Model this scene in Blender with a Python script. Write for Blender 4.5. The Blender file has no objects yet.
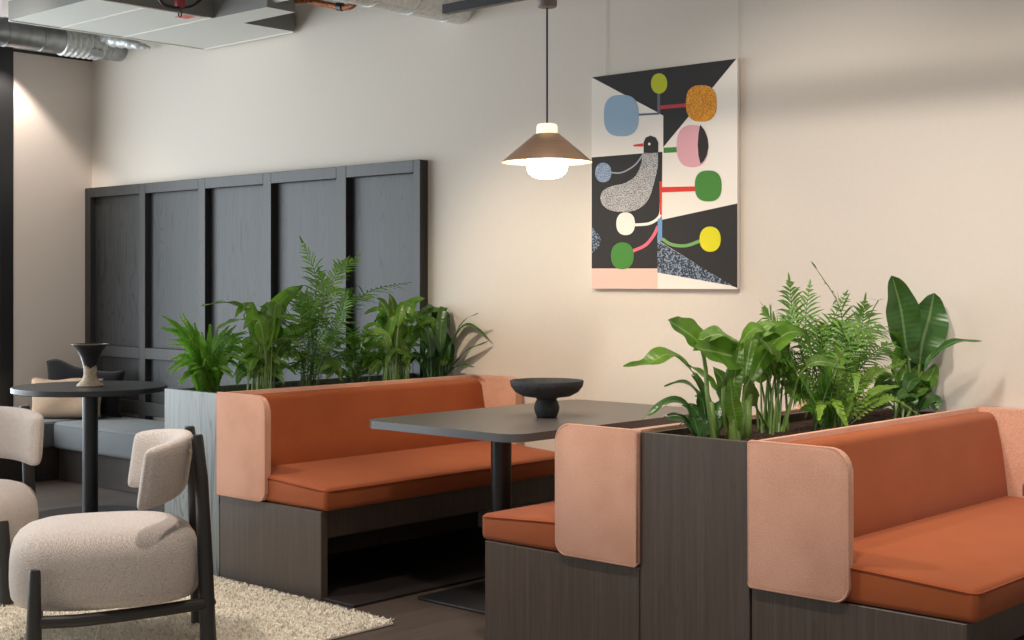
import bpy, bmesh, math, random
import numpy as np
from mathutils import Vector, Matrix
R = math.radians
random.seed(7); rng = np.random.default_rng(7)
S = bpy.context.scene
COL = S.collection

# ------------------------------------------------------------------ camera
F, TH, HZ, H = 1385.5, 0.7426, 282.0, 1.3
c_, s_ = math.cos(TH), math.sin(TH)
cam_d = bpy.data.cameras.new('camera'); cam = bpy.data.objects.new('camera', cam_d); COL.objects.link(cam)
cam.location = (0, 0, H); cam.rotation_euler = (R(90), 0, TH)
cam_d.sensor_width = 36; cam_d.lens = F*36/1024; cam_d.shift_y = -(320-HZ)/1024
cam_d.clip_start = .05; cam_d.clip_end = 100
S.camera = cam

def ray(px, py):
    k = (px-512)/F; m = -(py-HZ)/F
    return Vector((-s_ + k*c_, c_ + k*s_, m))
def onX(px, py, X):            # the point on the upright plane X that the photo shows at (px, py)
    v = ray(px, py); return v*(X/v.x) + Vector((0, 0, H))
def onY(px, py, Y):
    v = ray(px, py); return v*(Y/v.y) + Vector((0, 0, H))

# ------------------------------------------------------------------ measures (metres)
YF, YW = 3.635, 5.26           # front of the booths, back wall
XA, XB, XC = -5.516, -5.091, -4.403
XD, XE, XG, XH = -3.469, -2.766, -2.341, -1.651
HB, HT = .3625, .810           # base height, back height
XS = -8.90                     # side wall

# ------------------------------------------------------------------ materials
def lin(r, g, b):
    f = lambda u: u/12.92 if u <= .04045 else ((u+.055)/1.055)**2.4
    return (f(r/255), f(g/255), f(b/255), 1)

class N:
    def __init__(s, name):
        m = bpy.data.materials.new(name); m.use_nodes = True
        s.m = m; s.t = m.node_tree; s.b = s.t.nodes['Principled BSDF']
    def n(s, typ, **kw):
        q = s.t.nodes.new(typ)
        for k, v in kw.items():
            if k in q.inputs.keys() if hasattr(q, 'inputs') else False: q.inputs[k].default_value = v
            else: setattr(q, k, v)
        return q
    def l(s, a, b): s.t.links.new(a, b)
    def set(s, **kw):
        for k, v in kw.items(): s.b.inputs[k.replace('_', ' ')].default_value = v
        return s
    def coord(s, scale=(1, 1, 1), rot=(0, 0, 0), kind='Object'):
        tc = s.n('ShaderNodeTexCoord'); mp = s.n('ShaderNodeMapping')
        mp.inputs['Scale'].default_value = scale; mp.inputs['Rotation'].default_value = rot
        s.l(tc.outputs[kind], mp.inputs['Vector']); return mp.outputs['Vector']
    def noise(s, vec, scale=5, detail=4, rough=.5, dist=0):
        q = s.n('ShaderNodeTexNoise'); q.inputs['Scale'].default_value = scale; q.inputs['Detail'].default_value = detail
        q.inputs['Roughness'].default_value = rough; q.inputs['Distortion'].default_value = dist
        s.l(vec, q.inputs['Vector']); return q.outputs['Fac']
    def ramp(s, fac, stops):
        q = s.n('ShaderNodeValToRGB'); e = q.color_ramp.elements
        while len(e) < len(stops): e.new(.5)
        for i, (p, c) in enumerate(stops): e[i].position = p; e[i].color = c
        s.l(fac, q.inputs['Fac']); return q.outputs['Color']
    def bump(s, h, strength=.2, dist=.01):
        q = s.n('ShaderNodeBump'); q.inputs['Strength'].default_value = strength; q.inputs['Distance'].default_value = dist
        s.l(h, q.inputs['Height']); s.l(q.outputs['Normal'], s.b.inputs['Normal'])
    def col(s, o): s.l(o, s.b.inputs['Base Color']); return s

def plain(name, rgb, rough=.5, metal=0, spec=.5):
    n = N(name); n.set(Base_Color=lin(*rgb), Roughness=rough, Metallic=metal); n.b.inputs['Specular IOR Level'].default_value = spec
    return n.m

def wood(name, a, b, c, rough=.42, coat=.0, gs=1.0, lines=.5):
    """oak with upright grain: fine fibres plus flat-sawn contour lines"""
    n = N(name)
    fib = n.noise(n.coord((95*gs, 95*gs, 2.2*gs)), 1.0, 5, .65, .2)
    big = n.noise(n.coord((6.5*gs, 6.5*gs, .55*gs)), 1.0, 2, .45, .25)
    m = n.n('ShaderNodeMath'); m.operation = 'MULTIPLY'; n.l(big, m.inputs[0]); m.inputs[1].default_value = 24
    p = n.n('ShaderNodeMath'); p.operation = 'PINGPONG'; n.l(m.outputs[0], p.inputs[0]); p.inputs[1].default_value = .5
    ln = n.n('ShaderNodeMapRange'); n.l(p.outputs[0], ln.inputs[0]); ln.inputs[1].default_value = 0; ln.inputs[2].default_value = .16; ln.inputs[3].default_value = 0; ln.inputs[4].default_value = 1
    base = n.ramp(fib, [(.28, lin(*a)), (.5, lin(*b)), (.72, lin(*c))])
    mx = n.n('ShaderNodeMix'); mx.data_type = 'RGBA'; mx.blend_type = 'MIX'
    g = n.n('ShaderNodeMath'); g.operation = 'MULTIPLY_ADD'; n.l(ln.outputs[0], g.inputs[0]); g.inputs[1].default_value = -lines; g.inputs[2].default_value = lines
    h = n.n('ShaderNodeMath'); h.operation = 'MULTIPLY'; n.l(g.outputs[0], h.inputs[0]); n.l(n.noise(n.coord((8, 8, 1)), 1.5, 2), h.inputs[1])
    n.l(h.outputs[0], mx.inputs[0]); n.l(base, mx.inputs[6]); mx.inputs[7].default_value = lin(*[u*.45 for u in a])
    n.col(mx.outputs[2]); n.bump(fib, .10, .003)
    n.set(Roughness=rough); n.b.inputs['Coat Weight'].default_value = coat; n.b.inputs['Coat Roughness'].default_value = .3
    return n.m

def fabric(name, a, b, scale=260, rough=.9, bump=.25, sheen=.15):
    n = N(name)
    v = n.coord((1, 1, 1))
    q = n.noise(v, scale, 2, .7)
    big = n.noise(v, 6, 3, .5)
    mx = n.n('ShaderNodeMix'); mx.data_type = 'FLOAT'; mx.inputs[0].default_value = .25
    n.l(q, mx.inputs[2]); n.l(big, mx.inputs[3])
    fac = mx.outputs[0]
    n.col(n.ramp(fac, [(.3, lin(*a)), (.68, lin(*b))]))
    n.bump(fac, bump, .003)
    n.set(Roughness=rough); n.b.inputs['Sheen Weight'].default_value = sheen; n.b.inputs['Specular IOR Level'].default_value = .2
    return n.m

def leafmat(name, dark, light, vein, rough=.35, transl=.25, variegate=False):
    n = N(name)
    uv = n.coord((1, 1, 1), kind='UV')
    sep = n.n('ShaderNodeSeparateXYZ'); n.l(uv, sep.inputs[0])
    ob = n.noise(n.coord((1, 1, 1)), 9, 3)
    base = n.ramp(ob, [(.3, lin(*dark)), (.7, lin(*light))])
    if variegate:                               # pale flecks between the side veins
        nz = n.noise(n.coord((7, 16, 1), kind='UV'), 1.0, 3, .6, 1.5)
        mk = n.ramp(nz, [(.56, (0, 0, 0, 1)), (.68, (.8, .8, .8, 1))])
        m1 = n.n('ShaderNodeMix'); m1.data_type = 'RGBA'; n.l(mk, m1.inputs[0]); n.l(base, m1.inputs[6]); m1.inputs[7].default_value = lin(*vein)
        base = m1.outputs[2]
    # midrib
    a = n.n('ShaderNodeMath'); a.operation = 'SUBTRACT'; n.l(sep.outputs[0], a.inputs[0]); a.inputs[1].default_value = .5
    b = n.n('ShaderNodeMath'); b.operation = 'ABSOLUTE'; n.l(a.outputs[0], b.inputs[0])
    mk = n.ramp(b.outputs[0], [(.015, (1, 1, 1, 1)), (.05, (0, 0, 0, 1))])
    m2 = n.n('ShaderNodeMix'); m2.data_type = 'RGBA'; n.l(mk, m2.inputs[0]); n.l(base, m2.inputs[6]); m2.inputs[7].default_value = lin(*vein)
    n.col(m2.outputs[2])
    wv = n.n('ShaderNodeTexWave'); wv.inputs['Scale'].default_value = 5; wv.inputs['Distortion'].default_value = .5; wv.bands_direction = 'Y'
    n.l(uv, wv.inputs['Vector']); n.bump(wv.outputs['Fac'], .12, .004)
    n.set(Roughness=rough)
    tr = n.n('ShaderNodeBsdfTranslucent'); n.l(m2.outputs[2], tr.inputs['Color'])
    mix = n.n('ShaderNodeMixShader'); mix.inputs[0].default_value = transl
    n.l(n.b.outputs[0], mix.inputs[1]); n.l(tr.outputs[0], mix.inputs[2])
    n.l(mix.outputs[0], n.t.nodes['Material Output'].inputs['Surface'])
    return n.m

def speckle(name, a, b, scale=160, lo=.45, hi=.55):
    n = N(name); f = n.noise(n.coord((1, 1, 1)), scale, 2, .6)
    n.col(n.ramp(f, [(lo, lin(*a)), (hi, lin(*b))])); n.set(Roughness=.75); return n.m

M = {}
n = N('wall_paint'); f = n.noise(n.coord(), 60, 4); n.col(n.ramp(f, [(.3, lin(216, 208, 196)), (.7, lin(218, 210, 198))])); n.bump(f, .03, .002); n.set(Roughness=.85); M['wall'] = n.m
n = N('side_wall_paint'); f = n.noise(n.coord(), 60, 4); n.col(n.ramp(f, [(.3, lin(222, 210, 200)), (.7, lin(224, 212, 202))])); n.bump(f, .03, .002); n.set(Roughness=.85); M['wall2'] = n.m
n = N('concrete_slab'); f = n.noise(n.coord(), 4, 6); n.col(n.ramp(f, [(.3, lin(120, 118, 114)), (.7, lin(140, 138, 134))])); n.set(Roughness=.9); M['slab'] = n.m
# floor: dark oak boards
n = N('floor_boards'); v = n.coord((1, 1, 1), (0, 0, R(90)))
br = n.n('ShaderNodeTexBrick'); br.inputs['Scale'].default_value = 1.0; br.inputs['Mortar Size'].default_value = .002; br.inputs['Brick Width'].default_value = 1.6; br.inputs['Row Height'].default_value = .2
br.inputs['Color1'].default_value = lin(80, 69, 61); br.inputs['Color2'].default_value = lin(92, 80, 71); br.inputs['Mortar'].default_value = lin(48, 41, 36)
n.l(v, br.inputs['Vector'])
f = n.noise(n.coord((40, 2.2, 1)), 1.2, 5, .6, .6)
mx = n.n('ShaderNodeMix'); mx.data_type = 'RGBA'; mx.blend_type = 'MULTIPLY'; mx.inputs[0].default_value = .65
n.l(br.outputs['Color'], mx.inputs[6]); n.l(n.ramp(f, [(.25, (.55, .55, .55, 1)), (.75, (1.1, 1.08, 1.06, 1))]), mx.inputs[7]); n.col(mx.outputs[2])
n.bump(f, .1, .003); n.set(Roughness=.45); M['floor'] = n.m
M['wood'] = wood('dark_stained_oak', (72, 61, 53), (81, 69, 61), (91, 79, 70), .42, .1, 1, .3)
M['wood_window_sheen'] = wood('oak_with_window_sheen', (100, 107, 106), (114, 121, 120), (128, 136, 135), .36, .4, 1, 1.3)  # first planter's oak, window reflection painted in as a paler base colour
M['panel'] = wood('panelling_oak', (36, 37, 37), (46, 48, 48), (57, 59, 60), .46, .0, 1, 1.8)
M['frame'] = wood('panelling_frame_oak', (40, 39, 38), (48, 48, 47), (57, 57, 56), .46, .0, 1, .9)
M['bench_wood'] = wood('bench_oak', (48, 42, 39), (60, 53, 49), (72, 65, 60), .45, 0, 1, .3)
M['pink'] = fabric('salmon_wool', (188, 134, 109), (236, 186, 160), 330, bump=.4)
M['orange'] = fabric('rust_orange_fabric', (150, 75, 39), (173, 94, 52), 520, .8, .18, .1)
M['pipe'] = fabric('rust_piping', (150, 70, 38), (172, 86, 48), 420, .8, .1, .1)
n = N('beige_herringbone_wool')
sp = n.n('ShaderNodeSeparateXYZ'); n.l(n.coord((1, 1, 1)), sp.inputs[0])
def mth(op, a, b):
    q = n.n('ShaderNodeMath'); q.operation = op
    for k, v in enumerate((a, b)):
        if isinstance(v, (int, float)): q.inputs[k].default_value = v
        else: n.l(v, q.inputs[k])
    return q.outputs[0]
zig = mth('PINGPONG', sp.outputs[0], .0085)
ph = mth('ADD', mth('ADD', sp.outputs[2], zig), mth('MULTIPLY', sp.outputs[1], .8))
wv = mth('SINE', mth('MULTIPLY', ph, 2*math.pi/.0075), 0)
fz = n.noise(n.coord((1, 1, 1)), 300, 2, .7)
fc = mth('ADD', mth('MULTIPLY', wv, .065), fz)
n.col(n.ramp(fc, [(.3, lin(160, 147, 138)), (.7, lin(224, 215, 208))])); n.bump(fc, .4, .003)
n.set(Roughness=.9); n.b.inputs['Sheen Weight'].default_value = .15; n.b.inputs['Specular IOR Level'].default_value = .2; M['beige'] = n.m
M['greycush'] = fabric('blue_grey_linen', (98, 101, 102), (122, 126, 127), 200)
M['blackcloth'] = fabric('black_cotton', (20, 19, 21), (32, 30, 33), 200)
M['tancloth'] = fabric('tan_linen', (172, 144, 118), (198, 170, 144), 200)
M['rug'] = fabric('cream_wool', (222, 213, 196), (248, 241, 226), 40, bump=.2)
M['plate'] = plain('black_brown_plate', (34, 28, 25), .6)
M['black'] = plain('black_ash', (40, 38, 37), .42)
M['tabletop'] = plain('charcoal_laminate', (96, 90, 86), .36)
M['edge'] = plain('charcoal_edge', (92, 96, 99), .3)
M['blackmetal'] = plain('black_powder_coat', (36, 36, 37), .35)
M['roundtop'] = plain('black_table_laminate', (56, 56, 58), .36)
n = N('black_clay'); f = n.noise(n.coord(), 45, 4); n.col(n.ramp(f, [(.3, lin(46, 47, 50)), (.7, lin(64, 65, 68))])); n.bump(f, .1, .003); n.set(Roughness=.7); M['bowl'] = n.m
M['glaze'] = plain('black_glaze', (54, 50, 50), .28)
n = N('raw_clay'); f = n.noise(n.coord(), 70, 3); n.col(n.ramp(f, [(.35, lin(196, 170, 142)), (.65, lin(222, 204, 182))])); n.set(Roughness=.75); M['clay'] = n.m
n = N('brushed_bronze'); f = n.noise(n.coord((1, 1, 120)), 6, 3); n.col(n.ramp(f, [(.3, lin(160, 130, 106)), (.7, lin(186, 156, 130))])); n.set(Roughness=.4, Metallic=.5); M['bronze'] = n.m
M['shade_in'] = plain('cream_enamel', (240, 226, 200), .5)
n = N('lit_opal_glass'); n.set(Base_Color=lin(255, 244, 224), Roughness=.3); n.b.inputs['Emission Color'].default_value = (1, .80, .55, 1); n.b.inputs['Emission Strength'].default_value = 27; M['opal'] = n.m
n = N('lit_opal_collar'); n.set(Base_Color=lin(255, 244, 224), Roughness=.3); n.b.inputs['Emission Color'].default_value = (1, .84, .62, 1); n.b.inputs['Emission Strength'].default_value = .75; M['collar'] = n.m
n = N('galvanised_steel'); f = n.noise(n.coord(), 14, 4); n.col(n.ramp(f, [(.3, lin(150, 152, 154)), (.7, lin(186, 188, 190))])); n.set(Roughness=.36, Metallic=.9); M['duct'] = n.m
n = N('foil_sleeve'); f = n.noise(n.coord(), 40, 4); n.col(n.ramp(f, [(.3, lin(200, 204, 202)), (.7, lin(236, 238, 236))])); n.bump(f, .6, .01); n.set(Roughness=.35, Metallic=.35); M['foil'] = n.m
M['raft'] = plain('pale_ceiling_board', (216, 216, 208), .7)
M['strip'] = plain('white_joint_strip', (232, 228, 218), .6)
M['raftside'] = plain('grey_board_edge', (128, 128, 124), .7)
M['red'] = plain('red_plastic', (150, 34, 36), .4)
M['redmark'] = plain('red_sticker', (214, 108, 92), .6)
n = N('copper_braid'); f = n.noise(n.coord(), 160, 2); n.col(n.ramp(f, [(.35, lin(84, 42, 24)), (.65, lin(206, 130, 84))])); n.bump(f, .8, .01); n.set(Roughness=.4, Metallic=.7); M['copper'] = n.m
n = N('potting_soil'); f = n.noise(n.coord(), 55, 5, .7); n.col(n.ramp(f, [(.3, lin(34, 22, 16)), (.55, lin(74, 46, 32)), (.75, lin(122, 78, 54))])); n.bump(f, 1, .03); n.set(Roughness=1.0); M['soil'] = n.m
# leaves
M['leaf_broad'] = leafmat('broad_leaf', (70, 114, 32), (116, 160, 50), (142, 178, 92), .33, .35)
M['leaf_dark'] = leafmat('dark_leaf', (46, 84, 36), (74, 118, 54), (118, 148, 88), .28, .25)
M['leaf_varieg'] = leafmat('pale_veined_leaf', (78, 122, 44), (120, 160, 68), (176, 194, 140), .34, .3, True)
M['leaf_palm'] = leafmat('palm_leaflet', (74, 120, 38), (114, 160, 54), (100, 146, 74), .38, .3)
M['leaf_fern'] = leafmat('fern_frond', (74, 132, 32), (122, 180, 54), (150, 194, 84), .42, .38)
M['leaf_lime'] = leafmat('lime_frond', (104, 152, 42), (152, 192, 70), (170, 196, 96), .45, .3)
M['stalk'] = plain('green_stalk', (110, 140, 66), .45)
M['stalk_d'] = plain('dark_stalk', (62, 88, 42), .5)
M['sheath'] = plain('dry_leaf_sheath', (150, 110, 66), .8)
# painting colours
for k, rgb in dict(a_white=(240, 233, 222), a_black=(46, 44, 43), a_blue=(150, 178, 200), a_sky=(110, 152, 196), a_lime=(182, 190, 40), a_pink=(228, 170, 178), a_blush=(238, 196, 182),
                   a_green=(72, 134, 56), a_red=(214, 62, 50), a_crim=(190, 58, 72), a_rose=(218, 108, 128), a_yel=(222, 214, 34), a_grey=(160, 166, 176), a_slate=(96, 106, 124), a_leaf=(120, 168, 96)).items():
    M[k] = plain(k[2:] + '_paint', rgb, .7, spec=.3)
M['a_gold'] = speckle('amber_speckle_paint', (196, 118, 20), (232, 164, 44), 170)
M['a_stip'] = speckle('grey_stipple_paint', (92, 92, 96), (212, 210, 208), 260)
M['a_navy'] = speckle('navy_stipple_paint', (40, 46, 58), (140, 158, 178), 130, .5, .58)
M['a_dusk'] = speckle('blue_stipple_paint', (112, 130, 156), (160, 178, 202), 200)

# ------------------------------------------------------------------ builders
def tag(o, label=None, cat=None, group=None, kind=None):
    if label: o['label'] = label
    if cat: o['category'] = cat
    if group: o['group'] = group
    if kind: o['kind'] = kind
    return o
def thing(name, label, cat, loc=(0, 0, 0), rz=0, group=None):
    o = bpy.data.objects.new(name, None); COL.objects.link(o); o.empty_display_size = .1
    o.location = loc; o.rotation_euler = (0, 0, rz)
    return tag(o, label, cat, group)
def obj(name, bm, mats, parent=None, smooth=False, recalc=True, local=True):
    """link a bmesh as ONE object. With local=False the mesh is in world space and is moved into its parent's space."""
    if recalc: bmesh.ops.recalc_face_normals(bm, faces=bm.faces)
    me = bpy.data.meshes.new(name); bm.to_mesh(me); bm.free()
    if not isinstance(mats, (list, tuple)): mats = [mats]
    for m in mats: me.materials.append(m if not isinstance(m, str) else M[m])
    o = bpy.data.objects.new(name, me); COL.objects.link(o)
    if smooth:
        me.polygons.foreach_set('use_smooth', [True]*len(me.polygons))
        if smooth != 'all': me.set_sharp_from_angle(angle=R(smooth if smooth is not True else 40))
    if parent:
        o.parent = parent
        if not local:
            q, mt = parent, Matrix()
            while q: mt = (Matrix.Translation(q.location) @ q.rotation_euler.to_matrix().to_4x4()) @ mt; q = q.parent
            me.transform(mt.inverted())
    return o
def nb(): return bmesh.new()
def box(bm, x0, x1, y0, y1, z0, z1, bev=0, seg=3, mat=0):
    r = bmesh.ops.create_cube(bm, size=1)
    vs = r['verts']
    bmesh.ops.scale(bm, vec=(abs(x1-x0), abs(y1-y0), abs(z1-z0)), verts=vs)
    bmesh.ops.translate(bm, vec=((x0+x1)/2, (y0+y1)/2, (z0+z1)/2), verts=vs)
    fs = list({f for v in vs for f in v.link_faces})
    if bev:
        es = list({e for v in vs for e in v.link_edges})
        b = bmesh.ops.bevel(bm, geom=es, offset=bev, segments=seg, profile=.5, affect='EDGES')
        fs = list({f for v in b['verts'] for f in v.link_faces}) + [f for f in fs if f.is_valid]
    for f in fs:
        if f.is_valid: f.material_index = mat
def BX(*a, **k): bm = nb(); box(bm, *a, **k); return bm
def prism(bm, pts, axis, a0, a1, bev=0, seg=3, mat=0):
    """polygon pts (2D) extruded along axis: 'x' pts are (y,z); 'y' pts are (x,z); 'z' pts are (x,y)"""
    def P(p, a): return {'x': (a, p[0], p[1]), 'y': (p[0], a, p[1]), 'z': (p[0], p[1], a)}[axis]
    v0 = [bm.verts.new(P(p, a0)) for p in pts]; v1 = [bm.verts.new(P(p, a1)) for p in pts]
    k = len(pts); fs = [bm.faces.new(v0), bm.faces.new(v1[::-1])]
    caps = list(fs)
    for i in range(k): fs.append(bm.faces.new((v0[i], v1[i], v1[(i+1) % k], v0[(i+1) % k])))
    for f in fs: f.material_index = mat
    if bev:
        es = list({e for f in caps for e in f.edges})
        bmesh.ops.bevel(bm, geom=es, offset=bev, segments=seg, profile=.5, affect='EDGES')
def rpoly(x0, x1, y0, y1, rs, n=8):
    """rounded rectangle; rs = radii at (x0,y0),(x1,y0),(x1,y1),(x0,y1)"""
    if not isinstance(rs, (list, tuple)): rs = [rs]*4
    out = []
    for (cx, cy, a0, r) in ((x0, y0, 180, rs[0]), (x1, y0, 270, rs[1]), (x1, y1, 0, rs[2]), (x0, y1, 90, rs[3])):
        if r <= 0: out.append((cx, cy)); continue
        ox = cx + (r if cx == x0 else -r); oy = cy + (r if cy == y0 else -r)
        for i in range(n+1):
            a = R(a0 + 90*i/n); out.append((ox + r*math.cos(a), oy + r*math.sin(a)))
    return out
def tube(bm, pts, rad, n=10, cap=True, mat=0):
    pts = [Vector(p) for p in pts]; k = len(pts)
    rads = rad if isinstance(rad, (list, tuple)) else [rad]*k
    rings = []; up = None
    for i in range(k):
        t = (pts[min(i+1, k-1)] - pts[max(i-1, 0)]).normalized()
        if up is None:
            up = Vector((0, 0, 1)) if abs(t.z) < .9 else Vector((1, 0, 0))
        sx = t.cross(up).normalized(); up = sx.cross(t).normalized()
        rings.append([bm.verts.new(pts[i] + (sx*math.cos(2*math.pi*j/n) + up*math.sin(2*math.pi*j/n))*rads[i]) for j in range(n)])
    for a, b in zip(rings, rings[1:]):
        for j in range(n):
            bm.faces.new((a[j], a[(j+1) % n], b[(j+1) % n], b[j])).material_index = mat
    if cap:
        bm.faces.new(rings[0][::-1]).material_index = mat; bm.faces.new(rings[-1]).material_index = mat
def lathe(bm, prof, n=48, c=(0, 0), mat=0, matf=None, close=True):
    rings = []
    for r, z in prof:
        if r < 1e-5: rings.append([bm.verts.new((c[0], c[1], z))])
        else: rings.append([bm.verts.new((c[0]+r*math.cos(2*math.pi*j/n), c[1]+r*math.sin(2*math.pi*j/n), z)) for j in range(n)])
    for i, (a, b) in enumerate(zip(rings, rings[1:])):
        for j in range(n):
            q = [a[j % len(a)], a[(j+1) % len(a)], b[(j+1) % len(b)], b[j % len(b)]]
            q = [v for k, v in enumerate(q) if v not in q[:k]]
            if len(q) > 2:
                f = bm.faces.new(q); f.material_index = mat if matf is None else matf(i, j)
def smoothpath(pts, n=10):
    """Catmull-Rom through pts"""
    P = [Vector(p) for p in pts]; P = [P[0]*2-P[1]] + P + [P[-1]*2-P[-2]]; out = []
    for i in range(1, len(P)-2):
        for k in range(n):
            t = k/n; a, b, c, d = P[i-1:i+3]
            out.append(.5*((2*b) + (c-a)*t + (2*a-5*b+4*c-d)*t*t + (3*b-a-3*c+d)*t**3))
    out.append(P[-2]); return out
def struct(name, bm, mats, **k): return tag(obj(name, bm, mats, **k), kind='structure')

# ------------------------------------------------------------------ the setting
ZC = 3.3
struct('floor', BX(-9.2, 3.0, -4.0, YW+.15, -.1, 0), 'floor')
struct('wall_back', BX(XS-.15, 3.0, YW, YW+.15, 0, ZC), 'wall')
struct('wall_side', BX(XS-.15, XS, 4.66, YW, 0, ZC), 'wall2')
struct('ceiling', BX(-9.2, 3.0, -4.0, YW+.15, ZC, ZC+.15), 'slab')
bm = nb(); box(bm, XS-.012, XS+.008, 4.66, YW, 2.872, 2.892); struct('trim_1', bm, 'blackmetal')   # shadow gap on the side wall
# glazed side: black steel posts and rails, its jamb stands at the photo's edge
bm = nb()
box(bm, XS-.06, XS+.012, 4.56, 4.66, 0, 2.95, .004); struct('trim_2', bm, 'blackmetal')
for i in range(5):
    y1 = 4.56 - i*1.4; y0 = y1-1.4
    w = nb()
    for (a, b, z0, z1) in ((y0, y0+.05, 0, 2.95), (y1-.05, y1, 0, 2.95), (y0+.05, y1-.05, 0, .06), (y0+.05, y1-.05, 2.89, 2.95)):
        box(w, XS-.06, XS-.01, a, b, z0, z1)
    struct('window_%d' % (i+1), w, 'blackmetal')

# wood panelling on the back wall
t = thing('wood_panelling', 'dark grey-stained oak wall panelling with five tall recessed panels above low ones', 'wall panelling', (-7.17, YW, 0))
PX0, PX1, PZ, YP = XS+.008, -5.45, 1.965, 5.2
st = [(-8.892, -8.822), (-8.200, -8.126), (-7.514, -7.438), (-6.835, -6.757), (-6.150, -6.063), (-5.505, -5.45)]
bm = nb()
for a, b in st: box(bm, a, b, YP, YW-.001, 0, PZ, .002, 1)
for (a, b) in zip(st, st[1:]):
    box(bm, a[1], b[0], YP, YW-.001, PZ-.068, PZ, .002, 1); box(bm, a[1], b[0], YP, YW-.001, .782, .857, .002, 1); box(bm, a[1], b[0], YP, YW-.001, .40, .49, .002, 1)
obj('frame', bm, 'frame', t, local=False)
for (a, b) in zip(st, st[1:]):
    obj('upper_panel', BX(a[1]+.0005, b[0]-.0005, YP+.042, YW-.001, .8575, PZ-.0685), 'panel', t, local=False)
    obj('lower_panel', BX(a[1]+.0005, b[0]-.0005, YP+.042, YW-.001, .4905, .7815), 'panel', t, local=False)

# ------------------------------------------------------------------ corner benches
def corner_bench(name, label, x0, x1, y0, y1, bx0, bx1, by0, by1, loc):
    t = thing(name, label, 'bench', loc)
    obj('base', BX(bx0, bx1, by0, by1, 0, .208, .003, 1), 'bench_wood', t, local=False)
    cu = obj('seat_cushion', BX(x0, x1, y0, y1, .21, .383, .028, 4), 'greycush', t, smooth=True, local=False)
    bm = nb(); pts = rpoly(x0+.004, x1-.004, y0+.004, y1-.004, .028, 4); pts.append(pts[0])
    tube(bm, [(p[0], p[1], .366) for p in pts], .0045, 6); obj('piping', bm, 'greycush', cu, smooth='all', local=False)
    return t
corner_bench('wall_bench', 'low bench with grey-blue cushion along the wood panelling', -8.365, -5.56, 4.655, 5.19, -8.36, -5.56, 4.70, 5.19, (-7.0, 4.92, 0))
corner_bench('wall_bench', 'low bench with grey-blue cushion along the beige side wall', -8.885, -8.385, 3.9, 5.19, -8.885, -8.40, 3.9, 5.19, (-8.63, 4.55, 0))

def pillow(bm, w, h, t, fold=0, seed=0):
    nx, nz = 22, 16; g = {}
    rr = random.Random(seed)
    ph = [rr.uniform(0, 6) for _ in range(6)]
    for sgn in (1, -1):
        for i in range(nx+1):
            for j in range(nz+1):
                u = i/nx*2-1; v = j/nz*2-1
                k = max(0, (1-u**4)*(1-v**4))**.5
                pin = 1-.07*(1-abs(u))*0
                x = w/2*u*(1-.06*(1-v*v)*abs(u)**3); z = h/2*v*(1-.08*(1-u*u)*0-.07*(1-u**2)*(abs(v)**3)) 
                y = sgn*t/2*k*(1+.12*math.sin(5*u+ph[0])*math.sin(4*v+ph[1]))
                z += (fold*.07*math.exp(-((u+.78)/.38)**2) + .010*math.sin(4*u+ph[2]))*(v+1)*.5
                y += .012*math.sin(3*v+ph[3]+2*u)
                edge = i in (0, nx) or j in (0, nz)
                key = (i, j, 0 if edge else sgn)
                if key not in g: g[key] = bm.verts.new((x, y, z + h/2))
        for i in range(nx):
            for j in range(nz):
                q = [g[(a, b, 0 if (a in (0, nx) or b in (0, nz)) else sgn)] for a, b in ((i, j), (i+1, j), (i+1, j+1), (i, j+1))]
                bm.faces.new(q)
bm = nb(); pillow(bm, .57, .33, .12, 1.0, 3); o = obj('throw_pillow', bm, 'blackcloth', smooth='all')
o.location = (-8.52, 4.955, .386); o.rotation_euler = (R(-10), R(1), R(34)); tag(o, 'black slouched throw pillow leaning behind the tan pillow in the bench corner', 'pillow')
bm = nb(); pillow(bm, .52, .275, .12, .25, 9); o = obj('throw_pillow', bm, 'tancloth', smooth='all')
o.location = (-8.46, 4.80, .385); o.rotation_euler = (R(-12), R(-2), R(34)); tag(o, 'tan linen throw pillow in front of the black pillow on the corner bench', 'pillow')

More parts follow.
